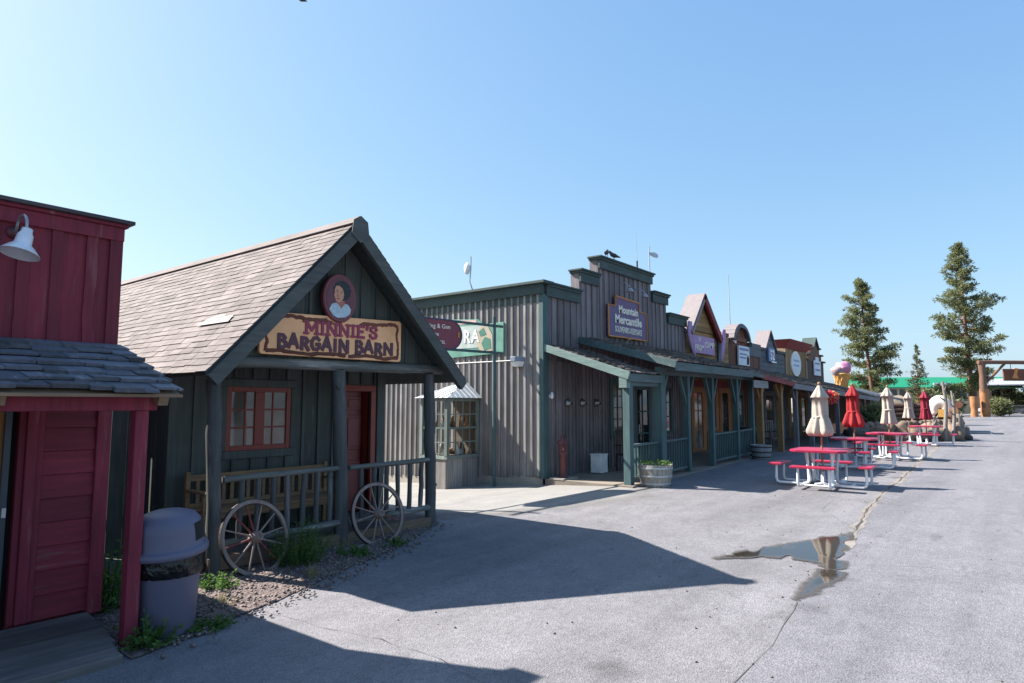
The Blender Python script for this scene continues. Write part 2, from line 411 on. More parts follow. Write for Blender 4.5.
PAVM, nt, b = newmat('worn_concrete')
at_ = nt.nodes.new('ShaderNodeAttribute'); at_.attribute_name = 'worn'
c1 = ramp(nt, noise_n(nt, 1.6, 6, .65), [(.3, (.205,.198,.192)), (.55, (.245,.235,.225)), (.75, (.27,.26,.25))])
c1 = mixc(nt, 1, c1, ramp(nt, noise_n(nt, 70, 3), [(.3, .85), (.7, 1.12)]), 'MULTIPLY')
bk_ = nt.nodes.new('ShaderNodeTexBrick'); bk_.offset = 0; bk_.inputs['Color1'].default_value = (1,1,1,1); bk_.inputs['Color2'].default_value = (1,1,1,1); bk_.inputs['Mortar'].default_value = (.6,.6,.6,1)
bk_.inputs['Scale'].default_value = 1; bk_.inputs['Mortar Size'].default_value = .012; bk_.inputs['Brick Width'].default_value = 1.8; bk_.inputs['Row Height'].default_value = 1.8
tc = nt.nodes.new('ShaderNodeTexCoord'); nt.links.new(tc.outputs['Object'], bk_.inputs[0]); c1 = mixc(nt, 1, c1, bk_.outputs[0], 'MULTIPLY')
nt.links.new(c1, b.inputs['Base Color']); b.inputs['Roughness'].default_value = .9; bump(nt, b, noise_n(nt, 60, 4), .3, .005)
tr_ = nt.nodes.new('ShaderNodeBsdfTransparent'); mx_ = nt.nodes.new('ShaderNodeMixShader')
nt.links.new(ramp(nt, at_.outputs['Fac'], [(.42, 0.), (.85, 1.)]), mx_.inputs[0]); nt.links.new(tr_.outputs[0], mx_.inputs[1]); nt.links.new(b.outputs[0], mx_.inputs[2])
nt.links.new(mx_.outputs[0], [q for q in nt.nodes if q.type == 'OUTPUT_MATERIAL'][0].inputs[0])
pv = m.build('pavement', PAVM); tag(pv, kind='structure'); al = pv.data.attributes.new('worn', 'FLOAT', 'POINT')
for k, v_ in enumerate(att): al.data[k].value = max(0, min(1, .5+v_*.6))
# puddle
P = [(7.97,3.11),(8.54,3.02),(9.23,2.73),(9.98,2.4),(10.39,2.17),(10.62,2.13),(10.08,1.95),(9.57,1.93),(8.73,1.80),(7.84,1.74),(7.19,1.8),(6.88,1.91),(7.27,1.93),(7.85,1.96),(8.4,2.03),(8.48,2.29),(8.40,2.6),(8.19,2.9)]
def sheetpoly(P, dz, sub=4, j=.03, tri=False):
    pts = []
    for i, (a, b) in enumerate(P):
        c, d = P[(i+1) % len(P)]
        for k in range(sub):
            t = k/sub; pts.append((a+(c-a)*t+random.uniform(-j,j), b+(d-b)*t+random.uniform(-j,j)))
    m = MB(); vs = [(x, y, zg(x,y)+dz) for x, y in pts]
    from mathutils.geometry import tessellate_polygon
    m.add(vs, [tuple(t) for t in tessellate_polygon([[V(p) for p in vs]])]); return m
cxp = sum(p[0] for p in P)/len(P); cyp = sum(p[1] for p in P)/len(P)
def sdist(x, y):
    ins = False; dm = 9
    for i, (a, b) in enumerate(P):
        c, d = P[(i+1) % len(P)]
        if (b > y) != (d > y) and x < (c-a)*(y-b)/(d-b)+a: ins = not ins
        L2 = (c-a)**2+(d-b)**2; t = max(0, min(1, ((x-a)*(c-a)+(y-b)*(d-b))/L2)); dm = min(dm, hypot(x-a-t*(c-a), y-b-t*(d-b)))
    return dm if ins else -dm
m = MB(); gx_, gy_ = fr(6.5,11.1,.035), fr(1.45,3.35,.035); n = len(gy_); att = []
for x in gx_:
    for y in gy_:
        m.v.append((x, y, zg(x,y)+.012))
        q = V((x,y,0)); att.append(sdist(x,y)-.012-.07*max(0,min(1,(x-8.3)*2))+.05*noise.noise(q*3.1)+.04*noise.noise(q*9)+.03*noise.noise(q*23)-.55*max(0,noise.noise(V((x*2.4,y*5,7)))-.08)*(x > 8.2))
for i in range(len(gx_)-1):
    for j in range(n-1):
        if max(att[i*n+j], att[(i+1)*n+j], att[i*n+j+1]) > -.16: m.f.append((i*n+j,(i+1)*n+j,(i+1)*n+j+1,i*n+j+1)); m.sm.append(True)
WATER, nt, b = newmat('puddle_water')
at_ = nt.nodes.new('ShaderNodeAttribute'); at_.attribute_name = 'depth'; fac = at_.outputs['Fac']
nt.links.new(ramp(nt, fac, [(0.47, (.085,.075,.068)), (.56, (.03,.025,.02))]), b.inputs['Base Color'])
nt.links.new(ramp(nt, fac, [(0.49, .55), (.515, .03)]), b.inputs['Roughness']); b.inputs['IOR'].default_value = 1.38
bump(nt, b, noise_n(nt, 5, 3), .035, .01)
tr_ = nt.nodes.new('ShaderNodeBsdfTransparent'); mx_ = nt.nodes.new('ShaderNodeMixShader')
nt.links.new(ramp(nt, fac, [(.42, 0.), (.485, .92)]), mx_.inputs[0]); nt.links.new(tr_.outputs[0], mx_.inputs[1]); nt.links.new(b.outputs[0], mx_.inputs[2])
nt.links.new(mx_.outputs[0], [q for q in nt.nodes if q.type == 'OUTPUT_MATERIAL'][0].inputs[0])
pdl = m.build('puddle', WATER); tag(pdl, kind='structure')
al = pdl.data.attributes.new('depth', 'FLOAT', 'POINT')
for k, v_ in enumerate(att): al.data[k].value = max(0, min(1, .5+v_))
# dirt and gravel along the barn
m = sheetpoly([(2.30,5.56),(2.9,5.66),(3.35,5.86),(3.71,5.95),(4.67,6.29),(6.11,6.74),(7.62,7.5),(7.7,7.7),(7.7,8.8),(2.4,8.8)], .008, 6, .03)
m2 = MB()
for i in range(55):
    x0 = 2.3+i*.098; x1 = x0+.098
    def ed(x):
        pl = [(2.3,5.53),(2.9,5.64),(3.35,5.84),(3.71,5.95),(4.67,6.29),(6.11,6.74),(7.7,7.52)]
        for (a,b),(c,d) in zip(pl[:-1], pl[1:]):
            if a <= x <= c: return b+(d-b)*(x-a)/(c-a)
        return 7.5
    for j in range(16):
        def pp(x, t):
            y0 = ed(x)+.05*noise.noise((x*4,1,0)); y = y0+(8.75-y0)*t
            return (x, y, zg(x,y)+.01+min(1,t*4)*(.02+.025*max(0,min(1,(x-5)/2)))*(1+.6*noise.noise((x*5,y*5,2))))
        m2.add([pp(x0,j/16),pp(x1,j/16),pp(x1,(j+1)/16),pp(x0,(j+1)/16)], [(0,1,2,3)], True)
GRAV, nt, b = newmat('gravel_soil')
vo = nt.nodes.new('ShaderNodeTexVoronoi'); vo.inputs['Scale'].default_value = 34
tc = nt.nodes.new('ShaderNodeTexCoord'); nt.links.new(tc.outputs['Object'], vo.inputs[0])
c1 = ramp(nt, vo.outputs['Color'], [(.2, (.09,.066,.06)), (.8, (.22,.17,.155))])
c1 = mixc(nt, 1, c1, ramp(nt, noise_n(nt, 2.5, 5), [(.3,.65),(.7,1.1)]), 'MULTIPLY')
nt.links.new(c1, b.inputs['Base Color']); b.inputs['Roughness'].default_value = .95; bump(nt, b, vo.outputs['Distance'], 1, .02)
tag(m2.build('gravel_ground', GRAV), kind='structure')
m = MB()
for i in range(1700):
    x = random.uniform(2.45, 7.6); y0 = ed(x)+.02; y = random.uniform(y0, min(8.0, y0+1.1)) if random.random() > .22 else y0-.35*random.random()**2.2
    r = random.uniform(.008,.022)
    m.blob((x, y, zg(x,y)+.03+.02*max(0,min(1,(x-5)/2)) if y > y0+.25 else zg(x,y)+.02), r, 5, 3, .5, (1,1,.7))
PEB = wood('pebbles', (.20,.158,.145), None, var=.5)
tag(m.build('loose_gravel', PEB), 'loose pinkish gravel strewn along the front of the barn', 'gravel', kind='stuff')

# ------------------------------------------------------------------ plants
def tuft(name, label, cat, x, y, n, hgt, spread, mat, wd=.012, group=None, leafy=True):
    t = thing(name, label, cat, (x, y, zg(x,y)), group)
    m = MB(); stm = MB()
    for i in range(n):
        a = random.uniform(0, 2*pi); r = spread*random.random()**.6
        b0 = V((x+cos(a)*r*.6, y+sin(a)*r*.6, zg(x,y)))
        hh = hgt*random.uniform(.45,1)*(1.1-.5*r/spread)
        tip = b0+V((cos(a)*r*.6+random.uniform(-.05,.05), sin(a)*r*.6+random.uniform(-.05,.05), hh))
        if leafy:
            stm.tube([b0, b0.lerp(tip,.5)+V((0,0,.03)), tip], [.004,.003,.002], 4)
            for k in range(9):
                p = b0.lerp(tip, random.uniform(.15,1)); d = V((random.uniform(-1,1), random.uniform(-1,1), random.uniform(-.2,.8))).normalized()
                s = d.cross(V((random.uniform(-1,1),random.uniform(-1,1),.3))).normalized()*wd*random.uniform(.7,1.3); L = wd*random.uniform(2.5,4.5)
                m.add([p, p+d*L*.5+s, p+d*L, p+d*L*.5-s], [(0,1,2,3)])
        else:
            d = (tip-b0); s = V((-sin(a), cos(a), 0))*wd
            m.add([b0-s, b0+s, b0+d*.6+s*.6, tip, b0+d*.6-s*.6], [(0,1,2,3,4)])
    m.build('leaves' if leafy else 'blades', mat, t)
    if leafy: stm.build('stems', mat, t)
    return t
tuft('weed', 'green leafy weed growing against the foot of the red porch post', 'weed', 2.50, 5.70, 46, .26, .2, WEED)
tuft('weed', 'low weed sprawling along the asphalt edge in front of the grey trash can', 'weed', 3.02, 5.70, 26, .12, .18, WEED)
tuft('weed', 'tall weed in the dark gap between the red wall and the red post', 'weed', 2.66, 6.95, 60, .7, .22, WEED, .016)
tuft('weed', 'sunlit bright green weed beside the base of the left log post', 'weed', 3.68, 6.85, 44, .22, .2, WEED)
tuft('shrub', 'feathery green shrub growing up through the right side of the left wagon wheel', 'shrub', 4.78, 7.02, 150, .62, .34, WEED, .009)
tuft('weed', 'small weed patch in the gravel between the two wagon wheels', 'weed', 5.45, 6.85, 34, .16, .22, WEED)
tuft('grass_tuft', 'pale dry grass tuft at the asphalt edge below the left wagon wheel', 'grass', 4.55, 6.42, 60, .2, .12, DRYG, .004, leafy=False)
tuft('grass_tuft', 'dry straw coloured grass between the trash can and the left wagon wheel', 'grass', 3.45, 6.3, 50, .16, .16, DRYG, .004, leafy=False)
tuft('grass_tuft', 'thin dry grass tuft against the middle log post', 'grass', 5.62, 7.25, 40, .24, .12, DRYG, .004, leafy=False)
tuft('weed', 'little weed beneath the right wagon wheel', 'weed', 6.15, 6.9, 24, .1, .18, WEED)

# ------------------------------------------------------------------ wall helpers
def top_at(poly, x):
    zs = []
    n = len(poly)
    for i in range(n):
        (a, b), (c, d) = poly[i], poly[(i+1) % n]
        if abs(a-c) < 1e-6: continue
        if min(a,c)-1e-6 <= x <= max(a,c)+1e-6: zs.append(b+(d-b)*(x-a)/(c-a))
    return max(zs), min(zs)
def batten_front(m, poly, y, x0, x1, st, bw, bd, jit=0, z0=None, z1=None):
    x = x0
    while x < x1:
        a = max(x-bw/2, x0); c = min(x+bw/2, x1)
        t = min(top_at(poly, a+1e-4)[0], top_at(poly, c-1e-4)[0])-.004; lo = max(top_at(poly, a+1e-4)[1], top_at(poly, c-1e-4)[1])+.004
        if z0 is not None: lo = max(lo, z0)
        if z1 is not None: t = min(t, z1)
        if t-lo > .05: m.box(a, c, y-bd, y+.002, lo, t)
        x += st+random.uniform(-jit, jit)
def boards_front(m, poly, y, x0, x1, bw, gap=.006, th=.022, rnd=.2):
    x = x0
    while x < x1-.02:
        w_ = min(bw*random.uniform(1-rnd, 1+rnd), x1-x)
        a, c = x+gap/2, x+w_-gap/2
        ta, la = top_at(poly, a+1e-4); tb, lb = top_at(poly, c-1e-4)
        o = random.uniform(0,.006)
        m.prism([(a,la+.003),(c,lb+.003),(c,tb-.003),(a,ta-.003)], y-th-o, y-.001)
        x += w_
def window_front(parent, x0, x1, z0, z1, y, nx, nz, frm, gl, name='window', fw_=.05, mull=None, depth=.05, mun=.022, bevel=.004):
    """frame with muntins facing -Y, pane behind"""
    m = MB()
    m.box(x0, x0+fw_, y-depth, y, z0, z1); m.box(x1-fw_, x1, y-depth, y, z0, z1)
    m.box(x0+fw_, x1-fw_, y-depth, y, z1-fw_, z1); m.box(x0+fw_, x1-fw_, y-depth, y, z0, z0+fw_)
    for i in range(1, nx):
        x = x0+fw_+(x1-x0-2*fw_)*i/nx
        ww = (mull if (mull and i == nx//2) else mun)
        m.box(x-ww/2, x+ww/2, y-depth*(.98 if ww > mun else .7), y-.004, z0+fw_, z1-fw_)
    for j in range(1, nz):
        z = z0+fw_+(z1-z0-2*fw_)*j/nz
        m.box(x0+fw_, x1-fw_, y-depth*.66, y-.006, z-mun/2, z+mun/2)
    f = m.build(name, frm, parent, bevel)
    MB().box(x0+fw_*.5, x1-fw_*.5, y-.018, y-.008, z0+fw_*.5, z1-fw_*.5).build('pane', gl, f)
    return f
def text(parent, s, size, x, y, z, mat, name='lettering', ang=0, bold=.02, ext=.006, sx=1, align='CENTER', face='-y', tilt=0, font=None):
    cu = bpy.data.curves.new('tmp', 'FONT'); cu.body = s; cu.size = size; cu.align_x = align; cu.align_y = 'CENTER'
    cu.extrude = ext; cu.offset = bold*size; cu.resolution_u = 3; cu.space_character = 1.05
    o = bpy.data.objects.new('tmp', cu); COL.objects.link(o); bpy.context.view_layer.update()
    me = bpy.data.meshes.new_from_object(o.evaluated_get(bpy.context.evaluated_depsgraph_get()))
    bpy.data.objects.remove(o); me.name = name
    R = Matrix.Rotation(ang, 4, 'Z') @ Matrix.Rotation(pi/2, 4, 'X') @ Matrix.Rotation(tilt, 4, 'Z') @ Matrix.Diagonal((sx,1,1,1))
    me.transform(Matrix.Translation(V((x,y,z))-V(parent_world(parent))) @ R)
    me.materials.clear(); me.materials.append(mat)
    q = bpy.data.objects.new(name, me); COL.objects.link(q); q.parent = parent; return q
def shakes(m, p00, p10, p01, p11, course, wmin, wmax, th, rag=.02, rows_over=.3, gap=.002):
    """p00-p10 eave edge, p01-p11 ridge edge; courses laid from eave to ridge"""
    p00, p10, p01, p11 = map(V, (p00, p10, p01, p11))
    L = ((p01-p00).length+(p11-p10).length)/2; nr = max(1, int(round(L/course)))
    nrm = (p10-p00).cross(p01-p00).normalized()
    if nrm.z < 0: nrm = -nrm
    for r in range(nr):
        t0 = r/nr; t1 = min(1, (r+1+rows_over)/nr)
        a0 = p00.lerp(p01, t0); b0 = p10.lerp(p11, t0); a1 = p00.lerp(p01, t1); b1 = p10.lerp(p11, t1)
        W = (b0-a0).length; u = -random.random()*wmin
        while u < W:
            w_ = random.uniform(wmin, wmax); s0 = max(0, u)/W; s1 = min(W, u+w_-.006)/W
            u += w_
            if s1-s0 < .01/W: continue
            dn = random.uniform(-rag, rag); dv = (p00-p01).normalized()*dn; hh = th*random.uniform(.75,1.35)
            q = [a0.lerp(b0,s0)+dv, a0.lerp(b0,s1)+dv, a1.lerp(b1,s1), a1.lerp(b1,s0)]
            lo = [q[0]+nrm*gap, q[1]+nrm*gap, q[2]-nrm*.002, q[3]-nrm*.002]
            hi = [q[0]+nrm*hh, q[1]+nrm*hh, q[2]+nrm*.002, q[3]+nrm*.002]
            # lift so that each course sits over the one below
            lift = nrm*(th*.35)
            m.add([p+lift for p in lo]+[p+lift for p in hi], [(3,2,1,0),(4,5,6,7),(0,1,5,4),(1,2,6,5),(2,3,7,6),(3,0,4,7)])

# ================================================================== RED BUILDING
rb = thing('red_building', 'dark red board shop with square false front and low shake awning, at left edge', 'building', (0,6.85,0))
YR = 6.85
m = MB(); m.box(-6, .99, YR+.1, YR+7, 0, 3.4).box(1.845,2.53,YR+.031,YR+7,0,2.5).box(.991,1.844,YR+.3,YR+7,0,3.4); m.build('body', RED, rb)
poly = [(-6,2.42),(2.56,2.42),(2.56,3.66),(-6,3.66)]
m = MB(); m.box(-6,2.55,YR,YR+.12,2.42,3.66)
boards_front(m, poly, YR, -6, 2.49, .27, .004, .02, .12)
m.build('false_front', RED, rb)
m = MB()
x = 2.3
while x > -6:
    zs = fr(2.45, 3.52, .09); vs = []
    for z in zs:
        k = .016*noise.noise((x*9, z*6, 0))+.012*noise.noise((x*9, z*17, 5))
        for a in (-.045+k*.5, .045+k*1.6):
            vs += [(x+a, YR-.045, z), (x+a, YR-.02, z)]
    n = len(zs)
    fs = []
    for i in range(n-1):
        o = i*4; fs += [(o, o+2, o+6, o+4), (o+1, o, o+4, o+5), (o+2, o+3, o+7, o+6)]
    m.add(vs, fs); x -= random.uniform(.24,.3)
m.box(2.45,2.56,YR-.05,YR-.001,2.42,3.53)
m.build('battens', RED, rb)
m = MB(); m.box(-6,2.565,YR-.06,YR+.12,3.51,3.64); m.box(-6,2.59,YR-.085,YR+.125,3.641,3.675); m.build('fascia', REDT, rb, .004)
m = MB(); m.box(-6,2.63,YR-.13,YR+.14,3.675,3.71); m.build('cap', wood('cap_dark', (.06,.05,.055), None, 'x'), rb, .003)
# lower wall: lap siding right of the door
m = MB()
for k in range(11):
    z = .1+k*.205; m.add([(2.02,YR-.03,z),(2.43,YR-.03,z),(2.43,YR-.012,z+.2),(2.02,YR-.012,z+.2),(2.02,YR+.03,z),(2.43,YR+.03,z),(2.43,YR+.03,z+.2),(2.02,YR+.03,z+.2)],
        [(0,1,2,3),(0,4,5,1),(3,2,6,7),(0,3,7,4),(1,5,6,2)])
m.build('siding', REDX, rb)
m = MB(); m.box(2.43,2.55,YR-.05,YR-.003,.06,2.42); m.build('corner_board', REDT, rb, .004)
m = MB(); m.box(1.89,1.97,YR-.055,YR+.03,.1,2.05); m.box(1.97,2.019,YR-.04,YR+.03,.1,2.05); m.box(1.0,2.019,YR-.056,YR+.03,2.05,2.2); m.box(.95,1.03,YR-.055,YR+.03,.1,2.05)
m.box(1.84,1.889,YR-.02,YR+.1,.1,2.05)
m.build('door_frame', REDT, rb, .004)
MB().box(-6,.95,YR-.03,YR+.02,.1,2.42).build('siding', REDX, rb)
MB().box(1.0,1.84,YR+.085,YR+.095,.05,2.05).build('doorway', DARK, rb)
m = MB(); m.box(1.74,1.79,YR-.01,YR+.05,.1,2.0); d = m.build('door', paint('door_bluegrey', (.035,.05,.065), .5), rb, .003)
MB().box(1.05,1.74,YR+.03,YR+.045,.1,2.0).build('door_panel', ORANGEW, d)
MB().box(1.75,1.78,YR-.04,YR-.011,1.0,1.08).build('handle', GREYM, d)
# awning
m = MB(); shakes(m, (-6,5.66,2.035), (2.66,5.66,2.035), (-6,6.80,2.50), (2.58,6.80,2.50), .165, .11, .34, .038, .05, .3, .012)
m.build('awning_shakes', SHAKE, rb)
m = MB(); m.add([(-6,5.67,2.03),(2.65,5.67,2.03),(2.56,6.82,2.49),(-6,6.82,2.49),(-6,5.67,2.005),(2.65,5.67,2.005),(2.58,6.82,2.46),(-6,6.82,2.46)], [(0,1,2,3),(7,6,5,4),(4,5,1,0),(5,6,2,1)])
m.build('awning_deck', TAN, rb)
m = MB(); m.box(-6,2.65,5.635,5.66,2.005,2.03); m.build('eave_strip', TAN, rb)
m = MB(); m.box(-6,2.52,5.80,5.90,1.895,2.01); m.build('awning_beam', REDT, rb, .005)
x = 2.52
while x > -6:
    MB().beam((x,5.69,1.975),(x,6.78,2.405),.08,.08).build('rafter', TAN, rb); x -= 1.12
MB().box(2.35,2.455,5.795,5.905,.0,1.895).build('post', REDT, rb, .006)
MB().box(-2.6,-2.495,5.795,5.905,.0,1.895).build('post', REDT, rb, .006)
# boardwalk
bwk = thing('boardwalk', 'low weathered plank step in front of the dark red shop door', 'boardwalk', (0,6.2,0))
m = MB(); yy = 5.48
for k in range(7):
    xe = 2.24+.035*k+random.uniform(-.02,.02)
    m.add([(-6,yy+.004,.0),(xe,yy+.004,.0),(xe,yy+.186,.0),(-6,yy+.186,.0)]+[(-6,yy+.004,.075),(xe,yy+.004,.07),(xe,yy+.186,.085),(-6,yy+.186,.085)],
      [(4,5,6,7),(0,1,5,4),(1,2,6,5),(2,3,7,6),(3,0,4,7)]); yy += .19
m.build('planks', DECK, bwk, .006)

# gooseneck lamp
lp = thing('barn_lamp', 'white enamel gooseneck shade lamp on the red false front', 'lamp', (1.68,YR-.02,3.55))
m = MB(); LX_, LZ_ = 1.70, 3.43
pts = [(LX_,YR-.03,LZ_)]
for k in range(9):
    t = pi*k/8; pts.append((LX_+.012*k/8, YR-.09-.11*(1-cos(t)), LZ_+.03+.09*sin(t)))
pts.append((LX_+.012,YR-.31,LZ_-.04)); m = MB(); m.tube(pts, .013, 8); m.build('gooseneck', paint('lamp_steel', (.35,.36,.38), .35, .6), lp)
M2 = MB(); M2.lathe([(.06,.0),(.06,.02),(.0,.021)], (0,0,0), 14); M2.xf(Matrix.Translation((LX_,YR-.02,LZ_)) @ Matrix.Rotation(pi/2,4,'X')); M2.build('wall_plate', paint('plate_red', (.09,.015,.02), .5), lp)
m = MB(); m.lathe([(.026,.04),(.04,.036),(.044,0),(.058,-.025),(.064,-.10),(.072,-.112),(.10,-.138),(.142,-.188),(.148,-.197),(.142,-.197),(.09,-.146),(.05,-.11),(.0,-.10)], (0,0,0), 28)
m.xf(Matrix.Translation((LX_+.012,YR-.31,LZ_-.05)) @ Matrix.Rotation(radians(13),4,'Y') @ Matrix.Rotation(radians(-6),4,'X')); m.build('lamp_shade', paint('enamel', (.62,.64,.68), .25), lp)

# ================================================================== TRASH CAN
tc_ = thing('trash_can', 'grey round plastic trash can with a domed push lid and black bag showing', 'trash can', (2.73,5.94,0))
c = (2.73,5.94,0)
m = MB(); m.lathe([(.0,.015),(.225,.015),(.232,.03),(.262,.54),(.266,.555),(.275,.56),(.275,.585),(.25,.585)], c, 36); m.build('bin', CAN, tc_)
m = MB()
def fold(k, z, n): return 1+.03*sin(k*2.7+z*41)+.02*sin(k*4.3-z*23)+.012*noise.noise((k*.9, z*30, 0))
m.lathe([(.268,.50),(.282,.525),(.288,.56),(.292,.60),(.288,.64),(.292,.68),(.28,.71)], c, 60, True, fold); m.build('bin_bag', BAG, tc_)
m = MB()
def M3(mm): return mm.xf(Matrix.Translation(V(c)+V((0,0,.68))) @ Matrix.Rotation(radians(-5),4,'Y') @ Matrix.Rotation(radians(3),4,'X') @ Matrix.Translation(-V(c)))
m.lathe([(.26,.0),(.30,-.01),(.318,.0),(.322,.015),(.322,.045),(.305,.06),(.29,.065),(.282,.085),(.276,.20),(.264,.265),(.222,.315),(.15,.343),(.06,.355),(0,.357)], c, 44)
M3(m); lid = m.build('lid', CAN, tc_)
m = MB(); vs = []
for z, r in ((.11,.286),(.26,.272)):
    for k in range(7):
        t = radians(-65+k*10); vs.append((c[0]+cos(t)*r*1.0, c[1]+sin(t)*r, c[2]+z))
m.add(vs, [(k,k+1,k+8,k+7) for k in range(6)], True); M3(m); m.build('push_flap', DARK, lid)
# ================================================================== BARN
bn = thing('green_barn', 'small dark green board barn shop with steep gable, log porch and pink shingle roof', 'barn', (5.7,7.45,0))
YP, YW = 7.45, 8.75
PX_, PZ = 5.60, 4.46            # ridge
LX, LZ, RX, RZ = 3.57, 2.30, 7.80, 2.33
RY0, RY1 = 7.08, 16.2
# roof slopes
m = MB(); shakes(m, (LX,RY0,LZ), (LX,RY1,LZ), (PX_,RY0,PZ), (PX_,RY1,PZ), .115, .16, .36, .012, .010, .4); m.build('roof', ROOFP, bn)
m = MB(); shakes(m, (RX,RY0,RZ), (RX,RY1,RZ), (PX_,RY0,PZ), (PX_,RY1,PZ), .115, .16, .36, .012, .010, .4); m.build('roof', ROOFP, bn)
def slab(m, ax, az, bx, bz, y0, y1, t0, t1):
    d = V((bx-ax,0,bz-az)).normalized(); nn = V((-d.z,0,d.x)); nn = nn if nn.z > 0 else -nn
    A, B = V((ax,0,az)), V((bx,0,bz))
    q = [A+nn*t0, B+nn*t0, B+nn*t1, A+nn*t1]
    m.prism([(p.x,p.z) for p in q], y0, y1)
m = MB(); slab(m, LX,LZ,PX_,PZ,RY0+.03,RY1,-.05,-.004); slab(m, RX,RZ,PX_,PZ,RY0+.03,RY1,-.05,-.004); m.build('roof_deck', BARNT, bn)
m = MB(); m.beam((PX_-.06,RY0-.02,PZ-.01),(PX_-.06,RY1,PZ-.01),.16,.014,up=V((-.72,0,.69))); m.beam((PX_+.06,RY0-.02,PZ-.005),(PX_+.06,RY1,PZ-.005),.16,.014,up=V((.72,0,.69))); m.build('ridge_cap', ROOFP, bn)
for (ax, az) in ((LX,LZ),(RX,RZ)):
    m = MB(); slab(m, ax,az-.03,PX_+(.0 if ax<PX_ else 0),PZ-.02,RY0-.035,RY0+.035,-.17,-.01); m.build('rake_board', RAKEM, bn, .004)
    m = MB(); slab(m, ax,az-.03,PX_,PZ-.02,RY0+.037,RY0+.10,-.13,-.055); m.build('rake_trim', BARNT, bn)
MB().prism([(PX_-.15,PZ-.23),(PX_,PZ-.33),(PX_+.15,PZ-.23),(PX_+.12,PZ-.02),(PX_,PZ+.05),(PX_-.12,PZ-.02)],RY0-.055,RY0-.036).build('peak_plate', RAKEM, bn, .004)
# missing shingle patch of pale underlay
m = MB(); d = (V((PX_,0,PZ))-V((LX,0,LZ))); nn = V((-d.z,0,d.x)).normalized()
for (s0,s1,y0,y1) in ((.30,.345,7.75,8.55),(.345,.36,8.0,8.4)):
    a = V((LX,0,LZ))+d*s0+nn*.034; b2 = V((LX,0,LZ))+d*s1+nn*.03
    m.add([(a.x,y0,a.z),(a.x,y1,a.z),(b2.x,y1-.1,b2.z),(b2.x,y0+.05,b2.z)], [(0,1,2,3)])
m.build('roof_patch', paint('pale_felt', (.30,.275,.265), .8), bn)
# gable wall above the log beam
gp = [(LX+.28,2.5),(RX-.28,2.5),(PX_,PZ-.16)]
m = MB(); m.prism(gp, YP+.031, YP+.09); boards_front(m, gp, YP+.03, LX+.30, RX-.30, .29, .006, .012, .1); batten_front(m, gp, YP+.022, LX+.4, RX-.4, .29, .045, .03, .02)
m.build('gable_wall', BARN, bn)
# walls
BX0, BX1 = 3.95, 7.48
m = MB(); m.box(BX0,BX0+.06,YW,RY1-.3,0,2.62); m.box(BX1-.06,BX1,YW+.02,RY1-.3,0,2.55); m.box(BX0,BX1,RY1-.36,RY1-.3,0,2.6)
m.prism([(BX0,2.5),(BX1,2.5),(PX_,PZ-.2)], RY1-.36, RY1-.3)
x = YW
while x < RY1-.4: m.box(BX0-.025,BX0+.001,x,x+.05,.05,2.45); m.box(BX1-.001,BX1+.025,x,x+.05,.05,2.45); x += .29
m.build('side_walls', BARN, bn)
def holes(m, x0, x1, z0, z1, hs, y, bw):
    """board wall with openings; boards split round the holes"""
    x = x0
    while x < x1-.01:
        w_ = min(bw*random.uniform(.9,1.1), x1-x); a, c = x+.003, x+w_-.003
        cuts = sorted({a, c, *[h[0] for h in hs if a < h[0] < c], *[h[1] for h in hs if a < h[1] < c]})
        o = random.uniform(0,.005)
        for p, q in zip(cuts[:-1], cuts[1:]):
            mid = (p+q)/2; segs = [(z0, z1)]
            for h in hs:
                if h[0] < mid < h[1]: segs = [(z0, h[2]), (h[3], z1)]
            for s0, s1 in segs:
                if s1-s0 > .02: m.box(p, q, y-.02-o, y+.03, s0, s1)
        # batten at joint
        if x > x0+.1:
            segs = [(z0+.01, z1-.01)]
            for h in hs:
                if h[0]-.13 < x < h[1]+.13: segs = [(z0+.01, h[2]-.12), (h[3]+.12, z1-.01)]
            for s0, s1 in segs:
                if s1-s0 > .05: m.box(x-.022, x+.022, y-.05, y-.021, s0, s1)
        x += w_
WX0, WX1, WZ0, WZ1 = 4.70, 5.70, 1.30, 2.19
DX0, DX1, DZ1 = 6.68, 7.22, 2.16
m = MB(); holes(m, BX0+.02, BX1-.02, .0, 2.52, [(WX0,WX1,WZ0,WZ1),(DX0,DX1,0,DZ1)], YW, .285); m.build('front_wall', BARN, bn)
m = MB(); t = .11
m.box(WX0-t,WX1+t,YW-.055,YW-.022,WZ1,WZ1+t); m.box(WX0-t,WX1+t,YW-.056,YW-.022,WZ0-t,WZ0); m.box(WX0-t,WX0,YW-.055,YW-.022,WZ0+.001,WZ1-.001); m.box(WX1,WX1+t,YW-.055,YW-.022,WZ0+.001,WZ1-.001)
m.build('window_trim', BARNT, bn, .004)
wn = window_front(bn, WX0, WX1, WZ0, WZ1, YW-.0, 4, 3, REDFR, GLASSB, 'window', .07, .15, .045, .024)
m = MB(); t = .1
m.box(DX0-t,DX1+t,YW-.06,YW-.022,DZ1,DZ1+t); m.box(DX0-t,DX0,YW-.06,YW-.022,.2,DZ1-.001); m.box(DX1,DX1+t,YW-.06,YW-.022,.2,DZ1-.001)
m.box(DX1,DX1+.03,YW-.0,YW+.2,.2,DZ1); m.box(DX0,DX1,YW+.031,YW+.2,DZ1,DZ1+.03); m.build('door_frame', REDFR, bn, .004)
m = MB(); m.box(DX0-.25,DX1-.07,YW+.12,YW+.16,.2,DZ1)
dr = m.build('door', REDDOOR, bn)
m = MB()
xa, xb, xc, xd = DX0-.18, DX0+.06, DX0+.14, DX0+.47
